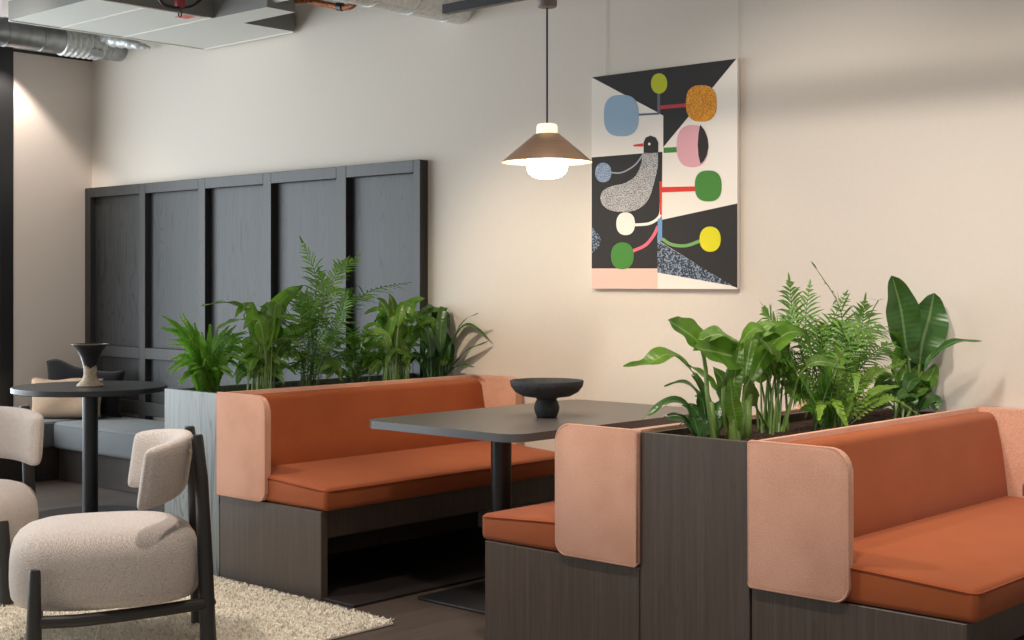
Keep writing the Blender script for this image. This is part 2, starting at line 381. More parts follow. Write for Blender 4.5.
# ------------------------------------------------------------------ booths
def booth(X0, sg, label, D=.702):
    """u runs from the planter side (0) to the open edge of the seat (D)"""
    t = thing('booth_bench', label, 'booth bench', (X0+sg*.35, (YF+YW)/2, 0))
    X = lambda u: X0 + sg*u
    yb = YW-.002
    # base: front side panel, back panel, apron under the seat, seat board
    obj('side_panel', BX(X(.004), X(D), YF, YF+.036, 0, HB, .002, 1), 'wood', t, local=False)
    obj('apron', BX(X(D-.047), X(D-.027), YF+.037, yb, .245, HB-.001), 'wood', t, local=False)
    bm = nb(); box(bm, X(.003), X(.022), YF+.037, yb, 0, HB-.021); obj('back_board', bm, 'wood', t, local=False)
    obj('seat_board', BX(X(.003), X(D-.048), YF+.037, yb, HB-.02, HB-.001), 'wood', t, local=False)
    if D == .697: obj('floor_plate', BX(X(.025), X(D+.196), YF+.004, yb, .0005, .012, .002, 1), 'plate', t, local=False)
    # seat cushion
    bm = nb()
    pr = [(X(.055), HB+.001), (X(D+.025), HB+.001), (X(D+.026), .458), (X(.40), .476), (X(.055), .487)]
    prism(bm, pr, 'y', YF+.003, yb-.062)
    bmesh.ops.recalc_face_normals(bm, faces=bm.faces); bm.normal_update()
    bmesh.ops.bevel(bm, geom=[e for e in bm.edges if len(e.link_faces) == 2 and e.calc_face_angle(0) > R(20)], offset=.02, segments=4, profile=.5, affect='EDGES')
    cu = obj('seat_cushion', bm, 'orange', t, smooth=True, local=False)
    bm = nb()
    pp = [(X(.06), YF+.002, .476), (X(.40), YF+.002, .465), (X(D-.002), YF+.002, .4485), (X(D+.0175), YF+.0085, .4465), (X(D+.0245), YF+.022, .446), (X(D+.0265), YF+.04, .446), (X(D+.0265), yb-.09, .446)]
    tube(bm, pp, .003, 6); obj('piping', bm, 'pipe', cu, smooth='all', local=False)
    # back: upholstered board and reclined back cushion
    obj('back_panel', BX(X(.012), X(.032), YF+.02, yb, HB, HT+.004, .004, 2), 'pink', t, smooth=True, local=False)
    bm = nb()
    pr = [(X(.033), .44), (X(.033), HT-.014)]
    for i in range(7):
        a = R(90-90*i/6*1.0); pr.append((X(.075+.032*math.cos(a)), HT-.044+.032*math.sin(a)))
    pr += [(X(.128), .66), (X(.142), .56), (X(.155), .485), (X(.14), .44)]
    prism(bm, pr, 'y', YF+.038, yb-.062, .014, 3)
    obj('back_cushion', bm, 'orange', t, smooth=50, local=False)
    # upholstered end panels
    for nm, y0, y1 in (('end_panel', YF-.018, YF+.018), ('wall_panel', yb-.06, yb-.006)):
        bm = nb(); pts = [(X(u), z) for u, z in rpoly(.003, D-.353, HB+.004, HT+.003, [.012, .045, .062, .012])]
        prism(bm, pts, 'y', y0, y1, .007, 3)
        obj(nm, bm, 'pink', t, smooth=50, local=False)
        if nm == 'end_panel':
            bm = nb(); q = [p for p in pts]; 
            tube(bm, [(p[0], y0+.004, p[1]) for p in q+[q[0]]], .0045, 6); obj('piping', bm, 'pink', t.children[-1] if False else bpy.data.objects[[o for o in t.children if o.name.startswith('end_panel')][-1].name], smooth='all', local=False)
    return t
booth(XB, 1, 'rust orange booth bench with pink end panel, behind the cafe table, beside the first planter', .697)
booth(XE, -1, 'rust orange booth bench across the cafe table, mostly hidden behind its pink end panel', .704)
booth(XG, 1, 'rust orange booth bench in front of the dark planter, with a wide empty seat', .694)

def planter(x0, x1, wd, label):
    t = thing('planter_box', label, 'planter', ((x0+x1)/2, (YF+YW)/2, 0))
    zt = HT-.002; y0, y1 = YF-.002, YW-.002
    obj('front_board', BX(x0, x1, y0, y0+.02, 0, zt, .0015, 1), wd, t, local=False)
    obj('side_board', BX(x0, x0+.018, y0+.0205, y1, 0, zt-.004), wd, t, local=False)
    obj('side_board', BX(x1-.018, x1, y0+.0205, y1, 0, zt-.004), wd, t, local=False)
    bm = nb(); bmesh.ops.create_grid(bm, x_segments=16, y_segments=60, size=1)
    for v in bm.verts:
        x = x0+.019+(v.co.x+1)/2*(x1-x0-.038); y = y0+.022+(v.co.y+1)/2*(y1-y0-.024)
        v.co = (x, y, zt-.035+.012*random.random()+.008*math.sin(7*y+3*x))
    obj('soil', bm, 'soil', t, smooth='all', local=False)
    return t
planter(XA, XB, 'wood_window_sheen', 'oak planter box paled with painted-in window sheen, full of plants at the end of the first booth')
planter(XE+.002, XG-.002, 'wood', 'dark brown oak planter box between the two back-to-back booths')

# ------------------------------------------------------------------ dining tables
def dining_table(dx, label):
    t = thing('dining_table', label, 'table', (-3.86+dx, 4.475, 0))
    bm = nb(); prism(bm, rpoly(-4.285+dx, -3.435+dx, 3.755, 5.12, .085, 10), 'z', .706, .737, .003, 2)
    for f in bm.faces:
        f.material_index = 0 if abs(f.normal.z) > .9 else 1
    bm.normal_update()
    for f in bm.faces: f.material_index = 0 if abs(f.normal.z) > .9 else 1
    obj('tabletop', bm, ['tabletop', 'edge'], t, smooth=30, local=False)
    for y in (4.17, 4.80):
        bm = nb(); lathe(bm, [(0, .012), (.043, .012), (.043, .705), (0, .705)], 32, (-3.888+dx, y)); obj('post', bm, 'blackmetal', t, smooth=40, local=False)
        bm = nb(); prism(bm, rpoly(-4.13+dx, -3.64+dx, y-.255, y+.255, .02, 4), 'z', 0.0005, .0115, .003, 2); obj('base_plate', bm, 'blackmetal', t, smooth=30, local=False)
    return t
dining_table(0, 'rounded rectangular charcoal dining table carrying the black footed bowl')
dining_table(2.715, 'charcoal dining table whose rounded corner just shows beside the empty orange seat')

# bowl
bm = nb()
prof = [(0, 0), (.040, 0), (.043, .003), (.052, .03), (.0535, .044), (.048, .066), (.041, .078), (.047, .086), (.10, .094), (.132, .112), (.150, .137), (.154, .158), (.1525, .163), (.149, .160), (.144, .142), (.124, .119), (.09, .106), (0, .103)]
lathe(bm, prof, 64); bmesh.ops.scale(bm, vec=(1.0, 1.0, .94), verts=bm.verts[:]); o = obj('footed_bowl', bm, 'bowl', smooth=60); o.location = (-3.798, 4.352, .7375)
tag(o, 'matte black footed bowl on the rounded rectangular table', 'bowl')

# ------------------------------------------------------------------ round table and vase
RT = (-6.87, 4.05)
t = thing('round_table', 'black round pedestal table carrying the two-tone vase', 'table', (RT[0], RT[1], 0))
bm = nb(); lathe(bm, [(0, .698), (.408, .698), (.414, .702), (.414, .724), (.410, .728), (0, .728)], 72); obj('tabletop', bm, 'roundtop', t, smooth=40)
bm = nb(); lathe(bm, [(0, .014), (.042, .014), (.042, .697), (0, .697)], 32); obj('post', bm, 'blackmetal', t, smooth=40)
bm = nb(); lathe(bm, [(0, .001), (.36, .001), (.362, .004), (.358, .012), (0, .0135)], 64); obj('base', bm, 'blackmetal', t, smooth=40)
bm = nb()
vp = [(0, 0), (.070, 0), (.074, .005), (.062, .018), (.046, .034), (.036, .055), (.034, .075), (.0365, .10), (.042, .13), (.052, .165), (.068, .195), (.086, .218), (.098, .229), (.099, .233), (.095, .233), (.08, .217), (.062, .192), (.047, .16), (.036, .12), (.028, .08), (0, .07)]
# finer rings so the slanted glaze line reads
vp2 = [vp[0]]
for a, b in zip(vp, vp[1:]):
    k = 4
    for i in range(1, k+1): vp2.append((a[0]+(b[0]-a[0])*i/k, a[1]+(b[1]-a[1])*i/k))
top_i = max(range(len(vp2)), key=lambda i: vp2[i][1])
def mf(i, j):
    a = 2*math.pi*(j+.5)/64; z = .085 + .03*math.sin(a+2.2) + .012*math.sin(3*a)
    if i >= top_i-2 and i < top_i+2: return 1
    return 0 if (i >= top_i or (vp2[i][1]+vp2[i+1][1])/2 > z) else 1
lathe(bm, vp2, 64, matf=mf); o = obj('flared_vase', bm, ['glaze', 'clay'], smooth=60); o.location = onY(89, 383, RT[1]-.02).to_tuple()
o.location.z = .7285; o.location.x += .012
tag(o, 'flared vase, black above and raw clay below, standing on the round table', 'vase')

# ------------------------------------------------------------------ pendant lamp and track
LX, LY = -3.908, 4.48
t = thing('pendant_lamp', 'bronze cone pendant lamp glowing above the dining table', 'lamp', (LX, LY, 1.75))
b0 = 1.759
bm = nb(); lathe(bm, [(.046, 1.946-b0), (.054, 1.943-b0), (.192, 1.827-b0), (.194, 1.822-b0)], 64)
bm.free()
bm = nb(); lathe(bm, [(.046, 1.946-b0), (.054, 1.943-b0), (.192, 1.827-b0), (.194, 1.822-b0), (.191, 1.823-b0), (.053, 1.9395-b0), (.046, 1.9425-b0), (.046, 1.946-b0)], 72, matf=lambda i, j: 0 if i < 3 else 1)
bmesh.ops.remove_doubles(bm, verts=bm.verts[:], dist=1e-5)
sh = obj('lamp_shade', bm, ['bronze', 'shade_in'], t, smooth=40)
bm = nb(); lathe(bm, [(0, 1.940-b0), (.040, 1.940-b0), (.0455, 1.946-b0), (.0455, 1.975-b0), (.041, 1.985-b0), (.03, 1.988-b0), (0, 1.989-b0)], 40); obj('glass_collar', bm, 'collar', t, smooth=40)
bm = nb(); lathe(bm, [(0, 1.752-b0), (.035, 1.753-b0), (.060, 1.760-b0), (.078, 1.775-b0), (.088, 1.798-b0), (.089, 1.82-b0), (.078, 1.845-b0), (.05, 1.86-b0), (0, 1.865-b0)], 48); obj('glass_diffuser', bm, 'opal', t, smooth='all')
bm = nb(); tube(bm, [(0, 0, 1.989-b0), (0, 0, 2.50-b0)], .0045, 10); obj('cord', bm, 'black', t, smooth=40)
bm = nb(); lathe(bm, [(0, 2.485-b0), (.038, 2.487-b0), (.043, 2.493-b0), (.043, 2.5375-b0), (0, 2.5375-b0)], 32); obj('ceiling_canopy', bm, plain('grey_canopy', (120, 112, 104), .5), t, smooth=40)

t = thing('lighting_track', 'black ceiling lighting track above the tables, pendant lamp hanging from it', 'lighting track', (-2.2, LY, 2.53))
obj('rail', BX(-4.53, 1.0, LY-.02, LY+.02, 2.53, 2.572, .002, 1), 'blackmetal', t, local=False)
for x in (-4.3, -2.4, -.6):
    bm = nb(); tube(bm, [(x, LY, 2.572), (x, LY, ZC)], .003, 8); obj('hanger_rod', bm, 'duct', t, local=False)

# ------------------------------------------------------------------ painting
AY = 5.235
t = thing('painting', 'large abstract canvas of a speckled bird and coloured discs, hung on the back wall', 'painting', (-3.84, YW, 1.27))
def art(zx, zy):                      # a point of the canvas face (crop coordinates of the study view)
    p = onY(560+zx/2.46, 40+zy/2.46, AY); return (p.x, p.z)
bm = nb(); AM = []
def mi(k):
    if k not in AM: AM.append(k)
    return AM.index(k)
AX0, AX1, AZ0, AZ1 = -4.278, -3.440, 1.268, 2.297
box(bm, AX0, AX1, AY, YW-.004, AZ0, AZ1, 0, mat=mi('a_white'))
layer = [0]
def flat(pts2, k, raw=False):
    layer[0] += 1; y = AY - .00006*layer[0] - .0002
    q = [p if raw else art(*p) for p in pts2]
    q = [(min(max(x, AX0), AX1), min(max(z, AZ0), AZ1)) for x, z in q]
    f = bm.faces.new([bm.verts.new((x, y, z)) for x, z in q]); f.material_index = mi(k)
def blob(cx, cy, rx, ry, k, e=2.3, n=40, rot=0):
    pts = []
    for i in range(n):
        a = 2*math.pi*i/n; ca, sa = math.cos(a), math.sin(a)
        x = rx*math.copysign(abs(ca)**(2/e), ca); y = ry*math.copysign(abs(sa)**(2/e), sa)
        pts.append((cx + x*math.cos(rot)-y*math.sin(rot), cy + x*math.sin(rot)+y*math.cos(rot)))
    flat(pts, k)
def stroke(pts, w, k):
    P = [Vector((x, y, 0)) for x, y in pts]; P = smoothpath(P, 8) if len(P) > 2 else P
    L, Rr = [], []
    for i in range(len(P)):
        t_ = (P[min(i+1, len(P)-1)]-P[max(i-1, 0)]).normalized(); nn = Vector((-t_.y, t_.x, 0))*w/2
        L.append(P[i]+nn); Rr.append(P[i]-nn)
    for i in range(len(P)-1): flat([(q.x, q.y) for q in (L[i], L[i+1], Rr[i+1], Rr[i])], k); layer[0] -= 1
    layer[0] += 1
# grounds
flat([(76, 90), (434, 44), (254, 264), (254, 186), (240, 178)], 'a_black')
flat([(76, 289), (252, 275), (250, 440), (240, 480), (240, 562), (78, 562)], 'a_black')
flat([(252, 442), (438, 402), (438, 610), (425, 606), (245, 495), (245, 445)], 'a_black')
flat([(78, 562), (240, 562), (240, 611), (78, 611)], 'a_blush')
flat([(240, 493), (425, 605), (240, 572)], 'a_navy')
# discs and their stalks
stroke([(243, 126), (243, 182)], 7, 'a_slate'); stroke([(190, 184), (244, 181)], 5, 'a_slate')
stroke([(244, 166), (315, 160)], 9, 'a_crim')
blob(244, 107, 20, 25, 'a_lime', 2.1); blob(151, 186, 43, 51, 'a_blue', 2.7); blob(348, 156, 38, 45, 'a_gold', 2.6)
flat([(255, 265), (290, 263), (290, 276), (255, 278)], 'a_green')
blob(326, 261, 39, 52, 'a_pink', 2.5)
flat([(345, 208), (356, 222), (364, 243), (366, 262), (362, 283), (354, 298), (346, 305), (341, 285), (339, 258), (341, 230)], 'a_black')
# bird
flat([(180, 258), (204, 254), (206, 262), (182, 262)], 'a_red')
flat([(206, 278), (206, 252), (211, 240), (223, 235), (236, 240), (242, 252), (242, 277)], 'a_black')
blob(220, 256, 3, 3.4, 'a_white', 2)
stroke([(122, 326), (152, 326), (184, 308), (206, 280)], 3.5, 'a_grey')
bird = smoothpath([(203, 280, 0), (200, 305, 0), (186, 334, 0), (160, 352, 0), (126, 360, 0), (104, 374, 0), (101, 396, 0), (116, 415, 0), (150, 423, 0), (190, 417, 0), (218, 392, 0), (232, 350, 0), (241, 310, 0), (241, 277, 0)], 5)
flat([(p.x, p.y) for p in bird], 'a_stip')
blob(107, 326, 20, 24, 'a_dusk', 2.2)
half = [(79, 460)] + [(79+22*math.sin(math.pi*i/14), 460+66*i/14) for i in range(1, 14)] + [(79, 526)]
flat(half, 'a_navy')
stroke([(182, 455), (218, 452), (240, 440), (248, 425), (249, 400)], 7, 'a_white')
flat([(245, 348), (251, 348), (251, 430), (246, 430)], 'a_red'); flat([(248, 362), (334, 360), (334, 372), (248, 375)], 'a_red')
blob(365, 359, 33, 38, 'a_green', 2.6)
blob(162, 452, 23, 28, 'a_white', 2.3)
stroke([(178, 520), (210, 505), (230, 482), (242, 458)], 8, 'a_rose')
blob(154, 531, 28, 33, 'a_green', 2.3)
flat([(241, 440), (252, 438), (252, 494), (241, 494)], 'a_sky')
stroke([(252, 489), (275, 503), (310, 506), (346, 494)], 8, 'a_leaf')
blob(370, 490, 26, 31, 'a_yel', 2.2)
obj('canvas', bm, [M[k] for k in AM], t, recalc=False, local=False)
for x in (-4.20, -3.445):
    b2 = nb(); tube(b2, [(x, YW-.006, AZ1-.02), (x, YW-.006, 2.98)], .0011, 6); obj('hanging_wire', b2, plain('steel_wire', (196, 190, 180), .4, .2), t, local=False)

# ------------------------------------------------------------------ lounge chairs
def lounge_chair(label, loc, rz):
    """local x is forward"""
    t = thing('lounge_chair', label, 'chair', loc, rz, None)
    # thick rounded seat
    bm = nb(); n = 56
    def outline(k, ins):
        a = 2*math.pi*k/n; ca, sa = math.cos(a), math.sin(a); e = 2/3.0
        x = (.325-ins)*math.copysign(abs(ca)**e, ca); y = (.295-ins)*math.copysign(abs(sa)**e, sa)
        if x < 0: y *= 1-.10*(x/.325)**2
        return x+.01, y
    prof = [(.10, .172), (.04, .173), (.018, .180), (.006, .196), (.001, .232), (0, .27), (.001, .312), (.005, .348), (.014, .378), (.030, .401), (.055, .419), (.095, .432), (.15, .440), (.22, .444)]
    rings = []
    for ins, z in prof: rings.append([bm.verts.new((*outline(k, ins), z)) for k in range(n)])
    for a, b in zip(rings, rings[1:]):
        for k in range(n): bm.faces.new((a[k], a[(k+1) % n], b[(k+1) % n], b[k]))
    bm.faces.new(rings[0][::-1]); bm.faces.new(rings[-1])
    obj('seat', bm, 'beige', t, smooth='all')
    # curved reclined backrest
    bm = nb(); NA, RB, hb, th = 40, .40, .218, .075; half = R(55)
    zc, cx, m = .640, .118, 24
    secs = []
    for i in range(NA+1):
        u = math.sin((i/NA-.5)*math.pi); a = u*half
        fade = max(0, 1-abs(u)**14)**.5 if abs(u) < 1 else 0
        hh = hb/2*(.86+.14*fade); tt = th/2*max(.30, fade)
        ring = []
        for j in range(m):
            q = 2*math.pi*j/m; cq, sq = math.cos(q), math.sin(q)
            rr = tt*math.copysign(abs(cq)**.6, cq); zz = hh*math.copysign(abs(sq)**.42, sq)
            rad = RB-.037+rr
            x = cx - rad*math.cos(a); y = rad*math.sin(a); z = zc+zz
            rc = R(10); dx, dz = x+.28, z-.60
            ring.append(bm.verts.new((-.28 + dx*math.cos(rc) - dz*math.sin(rc)*.8, y, .60 + dz*math.cos(rc) - dx*math.sin(rc)*.9)))
        secs.append(ring)
    for a, b in zip(secs, secs[1:]):
        for j in range(m): bm.faces.new((a[j], a[(j+1) % m], b[(j+1) % m], b[j]))
    bm.faces.new(secs[0][::-1]); bm.faces.new(secs[-1])
    obj('backrest', bm, 'beige', t, smooth='all')
    for s in (1, -1):
        bm = nb(); tube(bm, [(.250, s*.328, 0.006), (.248, s*.322, .17), (.246, s*.314, .325), (.2455, s*.3135, .333)], [.028, .0235, .019, .016], 16); obj('leg', bm, 'black', t, smooth=50)
        bm = nb(); tube(bm, [(-.334, s*.165, .006), (-.324, s*.160, .30), (-.312, s*.152, .58), (-.297, s*.148, .738), (-.2965, s*.1478, .744)], [.029, .0265, .0235, .021, .018], 16); obj('leg', bm, 'black', t, smooth=50)
        bm = nb()
        pts = smoothpath([(.248, s*.320, .160), (.10, s*.29, .150), (-.12, s*.225, .146), (-.348, s*.162, .150)], 6)
        for i in range(len(pts)-1): pass
        tube(bm, pts, .0215, 10); obj('side_rail', bm, 'black', t, smooth=50)
    bm = nb(); tube(bm, [(-.346, -.162, .15), (-.346, 0, .15), (-.346, .162, .15)], .016, 10); obj('cross_rail', bm, 'black', t, smooth=50)
    bm = nb(); tube(bm, [(.248, -.320, .16), (.248, 0, .16), (.248, .320, .16)], .016, 10); obj('cross_rail', bm, 'black', t, smooth=50)
    return t
def from_cam(lat, d): return (c_*lat - s_*d, s_*lat + c_*d, .014)
lounge_chair('beige wool lounge chair with black legs, seen side-on, standing on the rug', from_cam(-1.445, 4.96), R(-119))
lounge_chair('beige wool lounge chair partly out of view, its curved back before the corner bench', from_cam(-2.315, 5.80), R(-53))

# ------------------------------------------------------------------ rug
t = thing('shag_rug', 'cream shaggy wool rug under the lounge chairs', 'rug', (-5.25, 2.3, 0), 0)
RX0, RX1, RY0, RY1 = -6.62, -3.88, 1.0, 3.565
bm = nb(); box(bm, RX0, RX1, RY0, RY1, .001, .012, .004, 2); obj('backing', bm, 'rug', t, local=False)
nT = 120000
x = rng.uniform(RX0, RX1, nT); y = RY1 - (RY1-RY0-.0)*rng.uniform(0, 1, nT)**1.15
# rough edge: strands spill a little over the sides
h = rng.uniform(.007, .017, nT); ang = rng.uniform(0, 2*np.pi, nT); ln = rng.uniform(.006, .018, nT); w = rng.uniform(.0013, .0028, nT)
dx, dy = np.cos(ang), np.sin(ang)
z0 = np.full(nT, .009)
B = np.stack([x, y, z0], 1); Dv = np.stack([dx, dy, 0*dx], 1); Pv = np.stack([-dy, dx, 0*dx], 1); Z = np.array([0, 0, 1.])
mid = B + Dv*(ln*.35)[:, None] + Z*(h*.75)[:, None]; tip = B + Dv*ln[:, None] + Z*h[:, None]
V = np.stack([B - Pv*w[:, None], B + Pv*w[:, None], mid + Pv*(w*.9)[:, None], mid - Pv*(w*.9)[:, None], tip + Pv*(w*.4)[:, None], tip - Pv*(w*.4)[:, None]], 1).reshape(-1, 3)
V -= np.array([-5.25, 2.3, 0])
o_ = np.arange(nT)*6
Fq = np.concatenate([np.stack([o_, o_+1, o_+2, o_+3], 1), np.stack([o_+3, o_+2, o_+4, o_+5], 1)])
me = bpy.data.meshes.new('pile'); me.from_pydata(V.tolist(), [], Fq.tolist()); me.materials.append(M['rug'])
o = bpy.data.objects.new('pile', me); COL.objects.link(o); o.parent = t; o['kind'] = 'stuff'

# ------------------------------------------------------------------ ceiling services
t = thing('ceiling_raft', 'pale suspended ceiling board with white joint strips near the side wall', 'ceiling panel', (-7.0, 4.5, 2.8))
ZR = 2.8
poly = [(-7.50, 3.90), (-6.573, 3.90), (-6.573, 4.655), (-6.095, 4.665), (-6.10, 4.862), (-6.573, 4.862), (-6.573, 5.235), (-7.50, 5.235)]
bm = nb(); prism(bm, poly, 'z', ZR, ZR+.11)
bm.normal_update()
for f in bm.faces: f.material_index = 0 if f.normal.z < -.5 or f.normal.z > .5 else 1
obj('board', bm, ['raft', 'raftside'], t, local=False)
for yy in (4.22, 4.64): obj('joint_strip', BX(-7.5, -6.575, yy-.006, yy+.006, ZR-.004, ZR-.0005), 'strip', t, local=False)
for x0, x1, y0, y1 in ((-7.5, -6.575, 5.222, 5.235), (-7.5, -7.488, 3.90, 5.22), (-6.585, -6.574, 3.90, 4.6)):
    obj('edge_strip', BX(x0, x1, y0, y1, ZR-.006, ZR-.0005), 'strip', t, local=False)
bm = nb(); box(bm, -6.70, -6.60, 4.48, 4.56, ZR-.003, ZR-.0005); obj('sticker', bm, 'redmark', t, local=False)
for x in (-7.3, -6.75):
    for y in (4.05, 5.05):
        bm = nb(); tube(bm, [(x, y, ZR+.11), (x, y, ZC)], .004, 6); obj('hanger_rod', bm, 'duct', t, local=False)

def duct(name, label, path, r, loc, ribs=0, mat='duct', endcap=True, rod=()):
    t = thing(name, label, 'duct', loc)
    bm = nb(); tube(bm, path, r, 32); obj('pipe', bm, mat, t, smooth=40, local=False)
    P = [Vector(p) for p in path]
    a, b = P[0], P[-1]; k = ribs
    for i in range(k):
        c = a.lerp(b, (i+.6)/k); d = (b-a).normalized()
        bm = nb(); tube(bm, [c-d*.008, c+d*.008], r+.004, 32); obj('seam_ring', bm, mat, t, smooth=40, local=False)
    for (x, y, z) in rod:
        bm = nb(); tube(bm, [(x, y, z), (x, y, ZC)], .005, 8); obj('hanger_rod', bm, mat, t, local=False)
    return t
d1 = duct('spiral_duct', 'grey round steel duct running along the top of the side wall', [(-8.52, 3.0, 2.925), (-8.52, YW-.003, 2.925)], .092, (-8.52, 4.2, 2.925), 9, rod=[(-8.52, 3.6, 3.01), (-8.52, 4.9, 3.01)])
bm = nb(); pp = []; rr = []
for i in range(60):
    u = i/59; pp.append((-8.52+.10*u**2*4*.5, 4.92+.27*u, 2.925+.02*math.sin(u*3))); rr.append((.108-.02*u)*(1+.05*math.sin(u*2*math.pi*8)))
pp = [( -8.52, 4.80+.30*i/59, 2.927) for i in range(60)]; rr = [.101+.007*math.sin(i/59*2*math.pi*7) for i in range(60)]
tube(bm, pp, rr, 32); obj('foil_sleeve', bm, 'foil', d1, smooth='all', local=False)
bm = nb(); box(bm, -8.44, -8.41, 4.98, 5.06, 2.83, 2.875, .004); obj('clamp', bm, 'duct', d1, local=False)
fp = smoothpath([onY(88, 34, 5.08), onY(104, 37, 5.08), onY(120, 41, 5.10), onY(136, 45, 5.14), onY(150, 48, 5.20)], 12)
bm = nb(); tube(bm, fp, [max(.012, (.075-.062*i/(len(fp)-1))*(1+.10*math.sin(i*1.05))) for i in range(len(fp))], 28); obj('foil_tail', bm, 'foil', d1, smooth='all', local=False)
d2 = duct('spiral_duct', 'pale round duct meeting the back wall above the lighting track end', [(-5.20, 2.6, 2.80), (-5.20, YW-.003, 2.80)], .125, (-5.2, 4.0, 2.80), 10, mat='foil', rod=[(-5.2, 3.4, 2.92), (-5.2, 4.9, 2.92)])
d3 = duct('spiral_duct', 'upper grey steel duct crossing over the side wall duct', [(-9.1, 4.2, 3.14), (-7.3, 3.35, 3.14)], .09, (-8.2, 3.8, 3.14), 6, rod=[(-8.0, 3.68, 3.22)])
# copper braided hose and the hoist above the board
t = thing('braided_hose', 'copper braided hose draped above the end of the ceiling board', 'hose', (-6.0, 4.8, 2.87))
bm = nb(); tube(bm, smoothpath([(-6.34, 4.74, 2.945), (-6.20, 4.81, 2.875), (-6.05, 4.90, 2.862), (-5.90, 4.93, 2.825), (-5.76, 4.95, 2.795), (-5.70, 4.96, 2.83), (-5.69, 4.96, 2.95), (-5.69, 4.96, ZC)], 8), .017, 12); obj('hose', bm, 'copper', t, smooth='all', local=False)
bm = nb(); tube(bm, [(-5.83, 4.94, 2.808), (-5.795, 4.946, 2.80)], .023, 14); obj('coupling', bm, 'blackmetal', t, smooth=40, local=False)
bm = nb(); tube(bm, [(-5.72, 4.90, ZC), (-5.70, 4.90, 2.80)], .012, 10); tube(bm, [(-5.66, 4.93, ZC), (-5.64, 4.93, 2.79)], .009, 10); obj('feed_pipe', bm, 'duct', t, smooth=40, local=False)
hp = onX(180, 6, -6.45)
t = thing('hoist_hook', 'small red hoist block with a steel hook hanging in the ceiling gap', 'hook', hp.to_tuple())
bm = nb(); tube(bm, [(0, 0, .12), (0, 0, .02), (0, 0, -.012), (0, 0, -.018)], [.03, .03, .022, .012], 16); obj('block', bm, 'red', t, smooth=40)
bm = nb(); tube(bm, [(0, 0, -.016), (0, 0, -.03)] + [(.014*math.sin(R(a)), 0, -.046+.014*math.cos(R(a))) for a in range(0, 330, 20)], .004, 8); obj('hook', bm, 'blackmetal', t, smooth=40)
bm = nb(); tube(bm, [(0, 0, .12), (0, 0, ZC-hp.z)], .006, 8); obj('hanger_strap', bm, 'blackmetal', t, smooth=40)
t = thing('cable_loop', 'dark cable looping down in the ceiling gap beside the red hook', 'cable', (-6.45, 3.9, 3.0))
pa = [onX(px, py, -6.44) for px, py in ((150, -30), (160, 0), (172, 7), (185, 8), (196, 4), (204, -8), (206, -40))]
bm = nb(); tube(bm, smoothpath(pa, 8), .009, 8); obj('cable', bm, 'blackmetal', t, smooth='all', local=False)
t = thing('white_pipe', 'short bright white pipe above the edge of the pale ceiling board', 'pipe', onY(250, 4, 4.72).to_tuple())
bm = nb(); tube(bm, [onY(226, 10, 4.72), onY(290, -4, 4.72)], .02, 14); obj('pipe', bm, plain('white_plastic', (240, 242, 244), .4), t, smooth=40, local=False)
t = thing('cable_tray', 'dark steel cable tray under the ceiling behind the pale board', 'cable tray', (-6.2, 4.4, 3.0))
bm = nb(); box(bm, -6.50, -5.9, 4.40, 4.62, 2.96, 2.972); box(bm, -6.50, -5.9, 4.395, 4.405, 2.96, 3.03); box(bm, -6.5, -5.9, 4.615, 4.625, 2.96, 3.03); obj('channel', bm, 'raftside', t, local=False)
for x in (-6.3, -6.0):
    bm = nb(); tube(bm, [(x, 4.51, 2.972), (x, 4.51, ZC)], .005, 8); obj('hanger_rod', bm, 'duct', t, local=False)
# ------------------------------------------------------------------ plants
UP = Vector((0, 0, 1)); TOCAM = Vector((.66, -.72, .2)).normalized()
def leaf(bm, path, w, prof='lance', face=None, start=0.0, fold=.22, wave=0.0, mat=0, n=16, stalk_r=.004, stalk_mat=1, twist=0.0, end_droop=0.0):
    P = smoothpath(path, 10)
    # resample by length
    L = [0]
    for a, b in zip(P, P[1:]): L.append(L[-1]+(b-a).length)
    def at(s):
        d = s*L[-1]
        for i in range(len(P)-1):
            if L[i+1] >= d: return P[i].lerp(P[i+1], (d-L[i])/max(1e-9, L[i+1]-L[i]))
        return P[-1]
    if start > 0 and stalk_r > 0:
        k = 9; tube(bm, [at(start*1.04*i/k) for i in range(k+1)], [stalk_r*(1.35-.6*i/k) for i in range(k+1)], 7, mat=stalk_mat)
    face = face or UP
    uvl = bm.loops.layers.uv.verify()
    rows = []; ph = random.uniform(0, 6)
    for i in range(n+1):
        q = i/n; s = start + (1-start)*q
        c = at(s); t = (at(min(1, s+.02))-at(max(0, s-.02))).normalized()
        side = t.cross(face)
        if side.length < .15: side = t.cross(Vector((.5, -.6, .3)))
        side.normalize(); nn = side.cross(t).normalized()
        if twist:
            rt = Matrix.Rotation(twist*q, 3, t); side = rt @ side; nn = rt @ nn
        if prof == 'broad': ww = math.sin(math.pi*min(1, q**.72))**.75 if q < 1 else 0
        elif prof == 'oval': ww = math.sin(math.pi*q**.9)**.6 if 0 < q < 1 else 0
        elif prof == 'strap': ww = min(1, .25+3.2*q)*(1-q**3.2)
        else: ww = math.sin(math.pi*min(1, q**.8)) if q < 1 else 0
        ww = max(ww, .02)*w/2
        row = []
        for j in range(-2, 3):
            e = j/2; wv = wave*w*math.sin(q*17+ph+(2.2 if j < 0 else 0))*abs(e)
            row.append(bm.verts.new(c + side*(ww*e) + nn*(fold*ww*abs(e)**1.4 + wv) ))
        rows.append(row)
    for i in range(n):
        for j in range(4):
            f = bm.faces.new((rows[i][j], rows[i][j+1], rows[i+1][j+1], rows[i+1][j])); f.material_index = mat; f.smooth = True
            for lp, (a, b) in zip(f.loops, ((i, j), (i, j+1), (i+1, j+1), (i+1, j))): lp[uvl].uv = (b/4, a/n)

